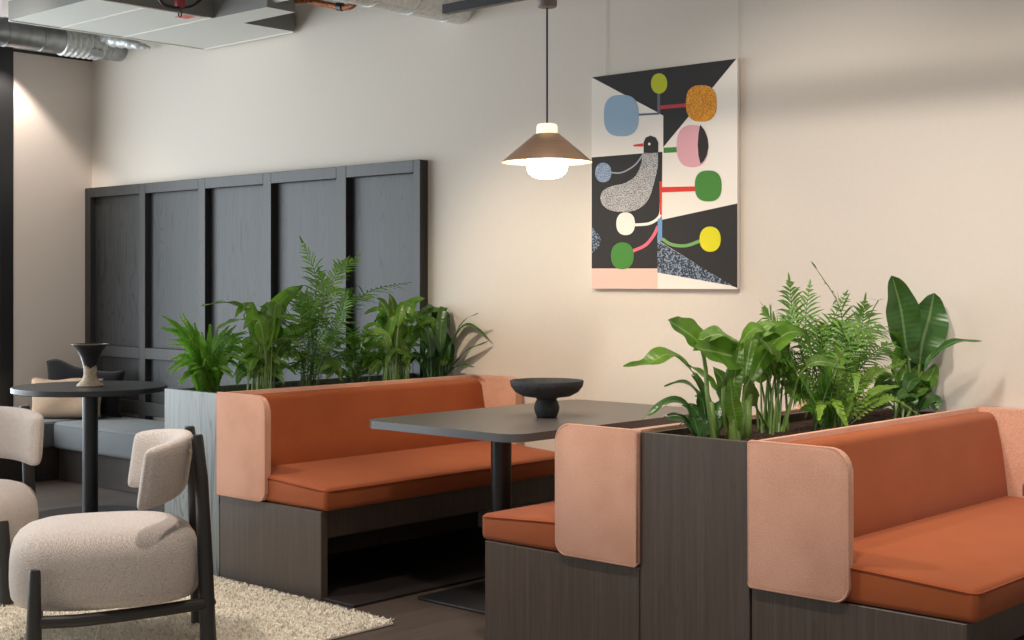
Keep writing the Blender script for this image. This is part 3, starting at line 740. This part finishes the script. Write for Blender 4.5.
def strip(bm, a, d, length, w, nn, droop, mat=0, uvl=None, seg=3):
    side = d.cross(nn).normalized(); prev = None; k = 0
    prof = [.45, 1, .75, .06] if seg == 3 else [.7, 1, .05]
    for i in range(seg+1):
        q = i/seg; c = a + d*(length*q) - Vector((0, 0, droop*length*q*q)); ww = w/2*prof[i]
        row = (bm.verts.new(c-side*ww), bm.verts.new(c+side*ww))
        if prev:
            f = bm.faces.new((prev[0], prev[1], row[1], row[0])); f.material_index = mat; f.smooth = True
            for lp, uv in zip(f.loops, ((.2, (i-1)/seg), (.8, (i-1)/seg), (.8, q), (.2, q))): lp[uvl].uv = uv
        prev = row
def frond(bm, path, ll, lw, pairs=16, start=.3, ang=50, droop=.25, face=None, mat=0, r=.0028, stalk_mat=1, tipshare=.25, jitter=.12):
    P = smoothpath(path, 12); uvl = bm.loops.layers.uv.verify()
    tube(bm, P[::3]+[P[-1]], [r*(1-.7*i/max(1, len(P[::3]))) for i in range(len(P[::3])+1)], 6, mat=stalk_mat)
    face = face or UP; m = len(P)-1
    for i in range(pairs):
        q = i/(pairs-1); s = start+(1-start)*q; x = s*m; k = min(m-1, int(x)); c = P[k].lerp(P[k+1], x-k)
        t = (P[min(m, k+2)]-P[max(0, k-1)]).normalized()
        side = t.cross(face)
        if side.length < .15: side = t.cross(TOCAM)
        side.normalize(); nn = side.cross(t).normalized()
        L = ll*(math.sin(math.pi*(.12+.80*q))**.8)*(1-(1-tipshare)*max(0, q-.75)*1.6)
        for sg in (1, -1):
            a = R(ang*(1-.45*q) + random.uniform(-8, 8))
            d = (t*math.cos(a) + side*sg*math.sin(a) + nn*random.uniform(-.05, .22)).normalized()
            strip(bm, c, d, L*random.uniform(1-jitter, 1+jitter), lw*random.uniform(.8, 1.15), nn, droop*random.uniform(.5, 1.3), mat, uvl)
    strip(bm, P[-1], (P[-1]-P[-3]).normalized(), ll*.5, lw, UP if abs((P[-1]-P[-3]).normalized().z) < .9 else TOCAM, .1, mat, uvl)

def plant(name, label, base, cat='plant'):
    return thing(name, label, cat, base)
ZS = .768
LZ = lambda zx, zy, X=-5.31: onX(160+zx/3.01, 230+zy/3.01, X)      # first planter
RZ = lambda zx, zy, X=-2.56: onX(620+zx/2.535, 260+zy/2.535, X)    # second planter
def root(p): return Vector((p.x, p.y, ZS))
def rnd(a, b): return random.uniform(a, b)
def fin(t, bm, mats, name='foliage'):
    for v in bm.verts:                       # nothing grows into the wall or the panelling
        v.co.y = min(v.co.y, YW-.012 if v.co.x > -5.44 else 5.188)
    return obj(name, bm, mats, t, recalc=False, local=False)

def fill(bm, pix, rx, box_, k, w, prof, st, mats, xs, sr=.003, face=None):
    '''more leaves of the same plant: bases round rx, tips inside the box'''
    for _ in range(k):
        tx, ty = rnd(box_[0], box_[1]), rnd(box_[2], box_[3]); bx, by = rx[0]+rnd(-40, 40), rx[1]+rnd(-6, 4)
        X0 = rnd(*xs); X1 = rnd(*xs); X1 = X0*.4+X1*.6
        top = min(ty-rnd(10, 45), by-60)
        tx = bx + (tx-bx)*.6 + random.choice((-1, 1))*rnd(40, 85) if abs(tx-bx) < 40 else tx
        ty = min(ty, top + abs(tx-bx)*.55)
        pts = [(bx, by), (bx+(tx-bx)*.12, by+(top-by)*.6), (bx+(tx-bx)*.34, by+(top-by)*.98), (bx+(tx-bx)*.68, top+(ty-top)*.15), (tx, ty)]
        P = [pix(zx, zy, X0+(X1-X0)*i/4) for i, (zx, zy) in enumerate(pts)]; P[0].z = ZS
        for q in P: q.y = min(q.y, YW-.03)
        leaf(bm, P, w*rnd(.75, 1.2), prof, face or (UP+TOCAM*rnd(.3, 1.5)), st*rnd(.85, 1.15), .22, .05, random.choice(mats), 14, sr)
def fillfrond(bm, pix, rx, box_, k, ll, lw, pairs, st, xs):
    for _ in range(k):
        tx, ty = rnd(box_[0], box_[1]), rnd(box_[2], box_[3]); bx, by = rx[0]+rnd(-30, 30), rx[1]
        X0 = rnd(*xs); X1 = rnd(*xs); X1 = X0*.3+X1*.7
        pts = [(bx, by), (bx+(tx-bx)*.3, by+(ty-by)*.5-10), (bx+(tx-bx)*.65, by+(ty-by)*.88-14), (tx, ty)]
        P = [pix(zx, zy, X0+(X1-X0)*i/3) for i, (zx, zy) in enumerate(pts)]; P[0].z = ZS
        for q in P: q.y = min(q.y, YW-.04)
        frond(bm, P, ll*rnd(.8, 1.15), lw, pairs, st, 55, .35, TOCAM*rnd(.2, .9)+UP*.7, 0, .0024)
XL = (-5.44, -5.17); XR = (-2.70, -2.42)
# --- first planter
b = root(LZ(140, 472, -5.33)); t = plant('crinkled_fern', 'bright green crinkled fern at the open end of the first planter', b)
bm = nb()
tips = [(30, 280, -5.44), (50, 330, -5.42), (25, 420, -5.36), (75, 300, -5.28), (115, 310, -5.4), (250, 335, -5.22), (260, 395, -5.2), (15, 262, -5.40), (62, 262, -5.33), (8, 296, -5.46), (38, 388, -5.42), (62, 462, -5.30), (105, 285, -5.36), (172, 305, -5.42), (232, 312, -5.28), (268, 308, -5.36), (272, 372, -5.25), (125, 345, -5.20), (215, 425, -5.18), (90, 330, -5.22), (180, 350, -5.2), (60, 400, -5.25), (240, 350, -5.42), (150, 290, -5.30), (205, 290, -5.33), (95, 420, -5.19), (170, 420, -5.17), (35, 330, -5.3), (135, 400, -5.16), (255, 420, -5.36)]
tips = tips + [(a+rnd(-22, 22), b_+rnd(-16, 16), X+rnd(-.04, .04)) for a, b_, X in tips]
for zx, zy, X in tips:
    tp = LZ(zx, zy, X); mid = b.lerp(tp, .55) + Vector((0, 0, .05+.06*abs(zx-140)/130)) + Vector((rnd(-.01, .01), 0, 0))
    s0 = b + Vector((rnd(-.03, .03), rnd(-.04, .04), 0))
    frond(bm, [s0, s0.lerp(mid, .5)+Vector((0, 0, .02)), mid, tp], .025, .0125, 24, .10, 68, .25, TOCAM*.6+UP*.5, 0, .0025, 1, .3)
    if random.random() < .35: leaf(bm, [s0, s0.lerp(mid, .5)+Vector((0, 0, .02)), mid, tp], .016, 'strap', TOCAM*.6+UP*.5, .05, .2, .3, 0, 22, .003)
fin(t, bm, ['leaf_fern', 'stalk'])

b = root(LZ(300, 462, -5.31)); t = plant('variegated_foliage_plant', 'broad pale-veined leafy plant beside the crinkled fern in the first planter', b)
bm = nb()
for pts, w, st, mat, face in [
    ([(295, 465), (300, 380), (285, 275), (215, 222), (125, 228)], .075, .55, 0, UP),
    ([(290, 465), (285, 370), (275, 280), (225, 275), (165, 302)], .06, .58, 0, UP),
    ([(315, 465), (325, 370), (335, 270), (375, 205), (432, 165)], .085, .45, 2, TOCAM),
    ([(300, 465), (290, 350), (250, 245), (320, 262), (405, 302)], .09, .55, 0, UP+TOCAM*.6),
    ([(320, 465), (340, 400), (390, 320), (425, 300), (475, 285)], .085, .45, 2, UP*.4+TOCAM),
    ([(310, 465), (330, 400), (340, 340), (390, 325), (420, 350)], .08, .45, 0, UP+TOCAM),
    ([(290, 465), (270, 420), (260, 425), (240, 440), (232, 470)], .05, .4, 0, TOCAM),
    ([(310, 465), (345, 425), (370, 410), (390, 420), (410, 440)], .055, .35, 0, UP+TOCAM),
    ([(305, 465), (320, 430), (350, 440), (365, 450), (375, 466)], .05, .3, 0, UP+TOCAM),
    ([(300, 465), (300, 380), (305, 300), (280, 255), (250, 240)], .07, .6, 0, UP+TOCAM),
    ([(300, 465), (330, 370), (350, 310), (330, 245), (300, 230)], .08, .5, 2, UP+TOCAM*.4),
    ([(300, 465), (260, 390), (230, 360), (215, 350), (195, 360)], .06, .4, 0, UP+TOCAM),
    ([(305, 465), (310, 400), (290, 340), (310, 310), (340, 320)], .07, .5, 0, UP+TOCAM)]:
    x0, x1 = rnd(-5.36, -5.28), rnd(-5.40, -5.20)
    P = [LZ(zx, zy, x0+(x1-x0)*i/4) for i, (zx, zy) in enumerate(pts)]; P[0].z = ZS
    leaf(bm, P, w, 'broad', face, st, .25, .05, mat, 18, .004)
fill(bm, LZ, (300, 465), (215, 440, 260, 450), 30, .068, 'broad', .45, [0, 0, 2], XL)
fill(bm, LZ, (300, 465), (225, 420, 370, 455), 16, .05, 'broad', .3, [0, 2, 2], XL)
fin(t, bm, ['leaf_varieg', 'stalk', 'leaf_broad'])

b = root(LZ(440, 450, -5.32)); t = plant('parlour_palm', 'tall feathery parlour palm rising above its neighbours in the first planter', b)
bm = nb()
for pts, ll, X1 in [
    ([(440, 450), (455, 300), (470, 150), (430, 40)], .10, -5.36), ([(445, 450), (480, 300), (520, 160), (595, 78)], .10, -5.30),
    ([(440, 450), (450, 320), (440, 220), (400, 180)], .085, -5.42), ([(450, 450), (500, 330), (540, 260), (560, 200)], .09, -5.22),
    ([(440, 450), (420, 360), (400, 290), (375, 270)], .08, -5.2), ([(450, 450), (500, 380), (530, 340), (545, 340)], .08, -5.18),
    ([(445, 450), (450, 300), (490, 200), (480, 130)], .10, -5.40), ([(450, 450), (520, 280), (570, 200), (640, 215)], .09, -5.38),
    ([(450, 450), (540, 290), (620, 190), (748, 158)], .10, -5.42), ([(440, 450), (470, 350), (500, 290), (470, 240)], .08, -5.15),
    ([(450, 450), (480, 260), (530, 130), (560, 90)], .09, -5.36), ([(440, 450), (430, 400), (420, 370), (390, 380)], .07, -5.2),
    ([(450, 450), (470, 400), (510, 390), (530, 410)], .07, -5.2), ([(445, 450), (460, 330), (430, 260), (440, 190)], .085, -5.3)]:
    P = [LZ(zx, zy, -5.32+(X1+5.32)*i/3) for i, (zx, zy) in enumerate(pts)]; P[0].z = ZS
    frond(bm, P, ll, .0095, 19, .36, 55, .35, TOCAM*.5+UP*.7, 0, .003)
fillfrond(bm, LZ, (445, 450), (370, 590, 300, 430), 14, .06, .009, 12, .25, XL)
fillfrond(bm, LZ, (445, 450), (385, 590, 170, 400), 16, .085, .0085, 15, .35, XL)
fin(t, bm, ['leaf_palm', 'stalk_d'])

b = root(LZ(590, 455, -5.30)); t = plant('bushy_palm', 'low dense green palm between the tall feathery palm and the upright lily', b)
bm = nb()
for k in range(34):
    zx, zy = rnd(535, 675), rnd(285, 430); X1 = rnd(-5.42, -5.16)
    P = [LZ(590+rnd(-15, 15), 455), LZ(590+(zx-590)*.35, 455+(zy-455)*.6, -5.3), LZ(590+(zx-590)*.75, 455+(zy-455)*.95, (X1-5.3)/2), LZ(zx, zy, X1)]; P[0].z = ZS
    frond(bm, P, .055, .014, 9, .35, 55, .2, TOCAM*.5+UP*.7, 0, .0022)
for pts in ([(560, 455), (540, 425), (510, 405), (475, 432)], [(620, 455), (640, 420), (660, 400), (655, 440)], [(565, 455), (540, 440), (520, 425), (500, 450)]):
    P = [LZ(zx, zy, -5.22) for zx, zy in pts]; P[0].z = ZS; leaf(bm, P, .05, 'broad', UP+TOCAM, .3, .2, .04, 2)
fin(t, bm, ['leaf_palm', 'stalk_d', 'leaf_varieg'])

b = root(LZ(710, 447, -5.30)); t = plant('peace_lily', 'upright leafy lily with pale stalks in front of the last panelling edge', b)
bm = nb()
for pts, w, st, mat, face in [
    ([(705, 447), (700, 330), (680, 240), (650, 205), (605, 208)], .07, .55, 0, UP+TOCAM*.5), ([(712, 447), (710, 330), (705, 260), (700, 220), (690, 190)], .06, .55, 0, TOCAM),
    ([(715, 447), (730, 330), (745, 250), (765, 215), (800, 205)], .075, .55, 1, UP+TOCAM), ([(712, 447), (735, 320), (760, 270), (820, 245), (875, 232)], .075, .45, 1, UP+TOCAM*.4),
    ([(700, 447), (680, 360), (660, 300), (640, 285), (610, 300)], .05, .5, 1, UP+TOCAM), ([(715, 447), (740, 370), (770, 320), (800, 320), (830, 350)], .06, .45, 1, UP+TOCAM),
    ([(705, 447), (700, 350), (690, 290), (670, 240), (660, 215)], .06, .5, 0, TOCAM), ([(710, 447), (720, 350), (740, 300), (750, 270), (735, 240)], .06, .5, 1, TOCAM+UP),
    ([(700, 447), (670, 400), (650, 370), (630, 380), (610, 410)], .05, .4, 1, UP+TOCAM), ([(720, 447), (725, 400), (715, 340), (725, 290), (715, 225)], .04, .35, 0, TOCAM)]:
    x0, x1 = rnd(-5.34, -5.26), rnd(-5.40, -5.20)
    P = [LZ(zx, zy, x0+(x1-x0)*i/4) for i, (zx, zy) in enumerate(pts)]; P[0].z = ZS
    leaf(bm, P, w, 'broad', face, st, .25, .05, [0, 2][mat], 16, .0055)
fill(bm, LZ, (710, 447), (620, 790, 340, 440), 12, .045, 'broad', .3, [0, 2, 2], XL)
fill(bm, LZ, (710, 447), (600, 800, 225, 420), 20, .062, 'broad', .5, [0, 2, 2], XL, .004)
fin(t, bm, ['leaf_varieg', 'stalk', 'leaf_broad'])

b = root(LZ(835, 440, -5.30)); t = plant('strap_leaved_fern', 'arching strap-leaved plant at the wall end of the first planter', b)
bm = nb()
for pts, w, prof, mat in [
    ([(850, 440), (880, 340), (915, 275), (958, 250)], .038, 'strap', 1), ([(855, 440), (890, 350), (930, 290), (975, 295), (995, 330)], .038, 'strap', 1),
    ([(860, 440), (890, 400), (930, 360), (990, 335)], .034, 'strap', 1), ([(830, 440), (825, 370), (820, 310), (832, 262)], .05, 'lance', 0),
    ([(840, 440), (850, 340), (860, 270), (872, 228)], .05, 'lance', 0), ([(820, 440), (800, 370), (790, 340), (760, 330)], .06, 'broad', 1),
    ([(840, 440), (860, 380), (880, 345), (920, 340)], .06, 'broad', 1), ([(830, 440), (840, 370), (870, 350), (900, 375)], .06, 'broad', 1),
    ([(850, 440), (880, 420), (910, 408), (945, 412)], .04, 'broad', 1), ([(820, 440), (790, 400), (780, 380), (770, 400)], .06, 'broad', 1),
    ([(845, 440), (870, 420), (900, 425), (935, 435)], .04, 'broad', 1), ([(835, 440), (830, 380), (850, 330), (880, 310)], .06, 'broad', 0),
    ([(830, 440), (810, 360), (800, 300), (815, 290)], .06, 'broad', 1), ([(840, 440), (845, 400), (830, 380), (800, 385)], .06, 'broad', 1)]:
    x0, x1 = rnd(-5.36, -5.26), rnd(-5.40, -5.18)
    if pts[-1][0] > 940: x1 = -4.96
    P = [LZ(zx, zy, x0+(x1-x0)*i/(len(pts)-1)) for i, (zx, zy) in enumerate(pts)]; P[0].z = ZS
    for q in P: q.y = min(q.y, YW-.03)
    leaf(bm, P, w*1.15, prof, UP+TOCAM*.7, .12, .25, .06, mat, 18, .004, 2)
fill(bm, LZ, (835, 440), (750, 935, 260, 435), 26, .058, 'broad', .35, [0, 1, 1], (-5.42, -5.2))
fin(t, bm, ['leaf_broad', 'leaf_dark', 'stalk_d'])

# --- second planter
def several(label, name, base, rows, mats, xr=(-2.62, -2.50), xt=(-2.70, -2.42), sr=.006, wave=.05, n=20):
    b = root(RZ(*base)); t = plant(name, label, b); bm = nb()
    for row in rows:
        pts, w, st, mat, face, prof = row[:6]; X0 = row[6] if len(row) > 6 else rnd(*xr); X1 = row[7] if len(row) > 7 else rnd(*xt); r_ = row[8] if len(row) > 8 else sr
        P = [RZ(zx, zy, X0+(X1-X0)*i/(len(pts)-1)) for i, (zx, zy) in enumerate(pts)]; P[0].z = ZS
        for q in P: q.y = min(q.y, YW-.03)
        leaf(bm, P, w, prof, face, st, .22, wave, mat, n, r_)
    return t, bm
several_done = []
t, bm = several('big-leaved plant with thick green stalks at the front of the dark planter', 'banana_leaf_plant', (270, 452), [
    ([(237, 452), (225, 370), (195, 300), (130, 240), (70, 262), (8, 268)], .085, .42, 0, UP+TOCAM*.5, 'lance', -2.60, -2.74, .014),
    ([(240, 452), (222, 350), (215, 260), (195, 205), (122, 152)], .105, .62, 0, UP*.5+TOCAM, 'broad', -2.58, -2.66, .008),
    ([(275, 455), (262, 330), (290, 235), (255, 190), (198, 205)], .10, .58, 2, UP+TOCAM*.6, 'broad', -2.56, -2.60, .008),
    ([(280, 455), (300, 340), (310, 260), (260, 238), (188, 222)], .12, .52, 0, UP*.3+TOCAM, 'broad', -2.54, -2.58, .008),
    ([(288, 455), (284, 390), (290, 300), (312, 185)], .05, .3, 0, TOCAM, 'lance', -2.53, -2.55, .012),
    ([(318, 455), (330, 330), (370, 235), (425, 185), (470, 190), (482, 228)], .075, .3, 0, UP*.4+TOCAM, 'lance', -2.53, -2.50, .014),
    ([(312, 455), (318, 300), (335, 200), (358, 148)], .055, .4, 2, TOCAM, 'lance', -2.55, -2.58, .010),
    ([(300, 455), (330, 300), (380, 190), (430, 165), (478, 190)], .08, .5, 0, UP+TOCAM*.4, 'broad', -2.60, -2.56, .008),
    ([(240, 452), (262, 380), (230, 310), (170, 265)], .05, .5, 0, UP+TOCAM, 'lance', -2.62, -2.66, .006),
    ([(280, 455), (275, 380), (262, 310), (235, 270)], .06, .4, 2, TOCAM, 'lance', -2.6, -2.62, .008),
    ([(300, 455), (292, 400), (285, 360), (280, 300)], .055, .2, 0, TOCAM, 'lance', -2.52, -2.53, .010)],
    ['leaf_broad', 'stalk', 'leaf_varieg'])
fin(t, bm, ['leaf_broad', 'stalk', 'leaf_varieg'])
for (zx, X) in ((237, -2.59), (278, -2.555), (303, -2.53), (322, -2.52)):
    b2 = nb(); p0 = root(RZ(zx, 452, X)); q = RZ(zx-(6 if zx < 260 else -2), 360, X)
    tube(b2, [p0, p0.lerp(q, .5), q], [.0165, .0135, .009], 12); obj('stalk', b2, 'sheath' if zx == 278 else 'stalk', t, smooth='all', local=False)

t, bm = several('low dark strappy plant in the front corner of the dark planter', 'strap_leaf_plant', (205, 442), [
    ([(205, 442), (170, 375), (125, 358), (58, 404)], .05, .15, 0, UP+TOCAM*.4, 'lance', -2.64, -2.74), ([(210, 442), (205, 360), (165, 312), (112, 320)], .05, .3, 0, UP+TOCAM*.3, 'lance', -2.62, -2.72),
    ([(205, 442), (160, 400), (125, 395), (85, 412)], .05, .1, 0, UP, 'lance', -2.64, -2.74), ([(215, 442), (240, 390), (262, 360), (275, 345)], .05, .2, 0, UP+TOCAM, 'lance', -2.62, -2.62),
    ([(205, 442), (190, 410), (180, 400), (150, 420)], .05, .1, 0, UP, 'lance', -2.60, -2.68), ([(210, 442), (200, 400), (185, 375), (150, 368)], .045, .2, 0, UP+TOCAM, 'lance', -2.6, -2.7),
    ([(215, 442), (225, 410), (235, 395), (250, 400)], .045, .2, 0, UP+TOCAM, 'lance', -2.6, -2.6), ([(200, 442), (170, 415), (140, 405), (110, 400)], .05, .1, 0, UP+TOCAM*.5, 'lance', -2.66, -2.74),
    ([(210, 442), (215, 390), (205, 350), (190, 345)], .045, .2, 0, UP+TOCAM, 'lance', -2.6, -2.65), ([(212, 442), (240, 420), (255, 400), (262, 410)], .04, .2, 0, UP+TOCAM, 'lance', -2.6, -2.6)], None, sr=.003)
fin(t, bm, ['leaf_dark', 'stalk_d'])

t, bm = several('thin-stalked pale-leaved plant behind the big-leaved plant in the dark planter', 'pale_leaf_plant', (390, 440), [
    ([(375, 440), (385, 340), (400, 250), (385, 195)], .075, .6, 0, TOCAM, 'broad'), ([(400, 440), (395, 330), (385, 240), (360, 200)], .07, .6, 0, TOCAM+UP, 'broad'),
    ([(410, 440), (440, 340), (460, 285), (500, 258), (568, 268)], .06, .55, 0, UP*.8+TOCAM, 'broad', -2.52, -2.46), ([(385, 440), (360, 400), (335, 350), (330, 300)], .05, .6, 1, TOCAM, 'lance'),
    ([(395, 440), (400, 330), (410, 240), (430, 210)], .08, .6, 2, TOCAM+UP, 'broad'), ([(400, 440), (410, 330), (415, 250), (400, 215)], .07, .6, 0, TOCAM, 'broad'),
    ([(380, 440), (365, 350), (350, 270), (340, 230)], .06, .6, 2, TOCAM, 'broad'), ([(405, 440), (425, 380), (440, 320), (430, 270)], .06, .6, 2, TOCAM+UP, 'broad'),
    ([(390, 440), (385, 350), (375, 270), (390, 235)], .07, .6, 0, TOCAM+UP, 'broad')], None, sr=.0042)
fill(bm, RZ, (390, 440), (330, 455, 190, 330), 12, .07, 'broad', .6, [0, 2], (-2.66, -2.5), .0035)
fin(t, bm, ['leaf_varieg', 'stalk', 'leaf_broad'])

b = root(RZ(520, 405, -2.58)); t = plant('feathery_palm', 'tall feathery palm in the middle of the dark planter', b)
bm = nb()
for pts, ll, X1 in [
    ([(510, 405), (470, 280), (440, 150), (430, 60)], .085, -2.62), ([(505, 405), (450, 280), (400, 180), (368, 125)], .08, -2.66),
    ([(520, 405), (560, 270), (560, 130), (498, 22)], .09, -2.60), ([(520, 405), (570, 280), (610, 180), (620, 110)], .09, -2.55),
    ([(515, 405), (490, 270), (470, 170), (480, 70)], .085, -2.68), ([(530, 405), (600, 290), (650, 230), (690, 210)], .085, -2.55),
    ([(510, 405), (460, 320), (420, 250), (400, 250)], .08, -2.5), ([(520, 405), (540, 300), (550, 200), (590, 140)], .09, -2.64),
    ([(520, 405), (500, 300), (480, 230), (440, 200)], .085, -2.52), ([(520, 405), (560, 300), (580, 230), (560, 170)], .085, -2.50),
    ([(520, 405), (600, 320), (650, 280), (680, 290)], .08, -2.52), ([(520, 405), (520, 280), (530, 180), (570, 90)], .085, -2.66),
    ([(515, 405), (480, 330), (450, 300), (460, 340)], .075, -2.5), ([(515, 405), (470, 300), (420, 200), (440, 120)], .08, -2.6),
    ([(520, 405), (580, 300), (600, 240), (640, 200)], .08, -2.6), ([(520, 405), (540, 330), (500, 260), (520, 230)], .08, -2.5)]:
    P = [RZ(zx, zy, -2.58+(X1+2.58)*i/3) for i, (zx, zy) in enumerate(pts)]; P[0].z = ZS
    frond(bm, P, ll*1.1, .0095, 18, .36, 55, .4, TOCAM*.5+UP*.7, 0, .0028)
fillfrond(bm, RZ, (515, 405), (390, 700, 140, 370), 26, .085, .0085, 15, .35, XR)
b3 = [RZ(600, 300, -2.55), RZ(615, 210, -2.54), RZ(635, 140, -2.53), RZ(655, 102, -2.52)]
tube(bm, smoothpath(b3, 5), .002, 6, mat=1); uvl = bm.loops.layers.uv.verify()
strip(bm, b3[-1], (RZ(612, 92, -2.56)-b3[-1]).normalized(), .08, .014, UP, .1, 0, uvl); strip(bm, b3[-1], (RZ(680, 92, -2.5)-b3[-1]).normalized(), .03, .012, UP, .1, 0, uvl)
fin(t, bm, ['leaf_palm', 'stalk_d'])

b = root(RZ(560, 405, -2.50)); t = plant('lime_fern', 'lime green crested fern spilling over the edge of the dark planter', b)
bm = nb()
for pts, X1, w in [
    ([(555, 405), (548, 360), (550, 365), (578, 425)], -2.38, .05), ([(560, 405), (590, 320), (600, 285), (598, 330)], -2.44, .05), ([(555, 405), (550, 320), (555, 250), (545, 215)], -2.5, .06),
    ([(565, 405), (620, 320), (660, 280), (715, 262)], -2.5, .055), ([(570, 405), (640, 370), (690, 350), (758, 392)], -2.40, .05), ([(565, 405), (620, 350), (660, 325), (705, 320)], -2.44, .05),
    ([(560, 405), (570, 330), (585, 270), (605, 240)], -2.55, .055), ([(550, 405), (530, 370), (510, 365), (505, 400)], -2.42, .05), ([(565, 405), (610, 370), (640, 350), (680, 340)], -2.46, .05),
    ([(560, 405), (590, 350), (620, 300), (650, 265)], -2.52, .055), ([(560, 405), (575, 380), (590, 350), (600, 345)], -2.44, .05), ([(565, 405), (600, 340), (640, 300), (690, 300)], -2.56, .05)]:
    P = [RZ(zx, zy, -2.50+(X1+2.50)*i/3) for i, (zx, zy) in enumerate(pts)]; P[0].z = ZS
    frond(bm, P, w*.5, .013, 22, .15, 65, .1, TOCAM*.6+UP*.6, 0, .0025, 1, .4)
for pts in ([(545, 405), (535, 340), (530, 290), (540, 250)], [(535, 405), (515, 340), (510, 300), (515, 270)], [(540, 405), (500, 370), (480, 340), (460, 335)], [(545, 405), (560, 340), (575, 300), (580, 260)], [(535, 405), (490, 380), (470, 375), (455, 380)]):
    P = [RZ(zx, zy, -2.53) for zx, zy in pts]; P[0].z = ZS; leaf(bm, P, .045, 'strap', TOCAM, .05, .2, .1, 2, 16, .003)
fin(t, bm, ['leaf_lime', 'stalk', 'leaf_fern'])

t, bm = several('tall plant with large upright oval leaves against the wall in the dark planter', 'rubber_plant', (740, 372), [
    ([(740, 372), (735, 285), (724, 210), (712, 125), (690, 40)], .14, .42, 0, TOCAM+UP*.2, 'oval', -2.55, -2.58), ([(750, 372), (757, 290), (766, 212), (784, 145), (796, 84)], .165, .40, 0, TOCAM, 'oval', -2.55, -2.50),
    ([(745, 372), (760, 300), (800, 238), (850, 208), (918, 206)], .052, .42, 0, UP+TOCAM*.5, 'lance', -2.55, -2.27), ([(735, 372), (728, 300), (715, 230), (680, 180), (630, 172)], .085, .40, 2, UP+TOCAM*.4, 'broad', -2.55, -2.62),
    ([(745, 372), (765, 330), (790, 290), (802, 262)], .07, .3, 2, TOCAM, 'oval', -2.53, -2.50), ([(740, 372), (742, 330), (750, 290), (765, 265)], .055, .3, 2, TOCAM, 'oval', -2.55, -2.55),
    ([(735, 385), (740, 350), (755, 335), (782, 326)], .05, .3, 2, UP+TOCAM, 'lance', -2.48, -2.45), ([(745, 390), (770, 350), (795, 355), (800, 385)], .085, .2, 3, UP+TOCAM, 'broad', -2.48, -2.43),
    ([(720, 385), (700, 350), (680, 330), (650, 340)], .06, .3, 3, UP+TOCAM, 'broad', -2.55, -2.60), ([(715, 385), (720, 350), (700, 320), (670, 310)], .06, .3, 3, UP+TOCAM, 'broad', -2.52, -2.52),
    ([(725, 385), (710, 300), (690, 250), (655, 225)], .075, .4, 3, UP+TOCAM, 'broad', -2.6, -2.66), ([(725, 385), (740, 360), (730, 340), (700, 350)], .06, .3, 3, UP+TOCAM, 'broad', -2.45, -2.45),
    ([(705, 390), (690, 370), (670, 365), (640, 380)], .05, .3, 3, UP+TOCAM, 'broad', -2.5, -2.5), ([(740, 385), (700, 300), (712, 235), (735, 205)], .06, .5, 2, TOCAM, 'lance', -2.58, -2.6)],
    None, sr=.0055, wave=.045)
fill(bm, RZ, (725, 388), (640, 805, 290, 400), 16, .06, 'broad', .3, [0, 3, 2], (-2.64, -2.44))
fin(t, bm, ['leaf_dark', 'stalk', 'leaf_broad', 'leaf_dark'])
# ------------------------------------------------------------------ light
def area(name, loc, rot, sx, sy, energy, col, spread=180):
    l = bpy.data.lights.new(name, 'AREA'); l.shape = 'RECTANGLE'; l.size = sx; l.size_y = sy; l.energy = energy; l.color = col; l.spread = R(spread)
    o = bpy.data.objects.new(name, l); COL.objects.link(o); o.location = loc; o.rotation_euler = rot; return o
def spot(name, loc, target, energy, col, ang, blend=.5, rad=.04):
    l = bpy.data.lights.new(name, 'SPOT'); l.energy = energy; l.color = col; l.spot_size = R(ang); l.spot_blend = blend; l.shadow_soft_size = rad
    o = bpy.data.objects.new(name, l); COL.objects.link(o); o.location = loc
    o.rotation_euler = (Vector(target)-Vector(loc)).to_track_quat('-Z', 'Y').to_euler(); return o
# daylight through the glazed side
area('window_daylight', (-9.3, 1.0, 1.5), (0, R(-90), 0), 2.8, 7.0, 335, (.84, .93, 1.0))
# warm ceiling downlights and added fill spots
WARM = (1.0, .895, .80)
spot('downlight_or_fill', (-8.72, 4.52, 2.86), (-8.98, 4.80, 1.2), 45, WARM, 75, .4)
spot('downlight_or_fill', (-6.6, 3.2, 3.1), (-8.9, 4.95, 1.4), 85, WARM, 50, .9, .1)  # added fill spot that brightens the side wall and corner bench
spot('downlight_or_fill', (-5.0, 3.4, 2.5), (-4.55, 5.2, 1.0), 130, (1, .84, .66), 58, 1, .08)  # added spot below ceiling height, warms the back wall beside the panelling
for x in (-2.9, -1.4, .1):
    spot('downlight_or_fill', (x, 3.42, 3.15), (x, 5.1, .6), 170, WARM, 86, 1, .13)
spot('downlight_or_fill', (-4.9, 2.3, 3.2), (-4.9, 2.5, 0), 190, WARM, 75, .9, .1)  # added spot that brightens the rug and the chair on it
for x in (-3.6, -1.6):
    spot('downlight_or_fill', (x, 2.4, 3.2), (x, 3.4, 0), 135, WARM, 90, .8, .08)
w = bpy.data.worlds.new('world'); S.world = w; w.use_nodes = True
w.node_tree.nodes['Background'].inputs[0].default_value = (1, .96, .92, 1); w.node_tree.nodes['Background'].inputs[1].default_value = .62
S.view_settings.view_transform = 'Standard'; S.view_settings.look = 'None'; S.view_settings.gamma = 1; S.view_settings.exposure = 0
S.view_settings.use_curve_mapping = False
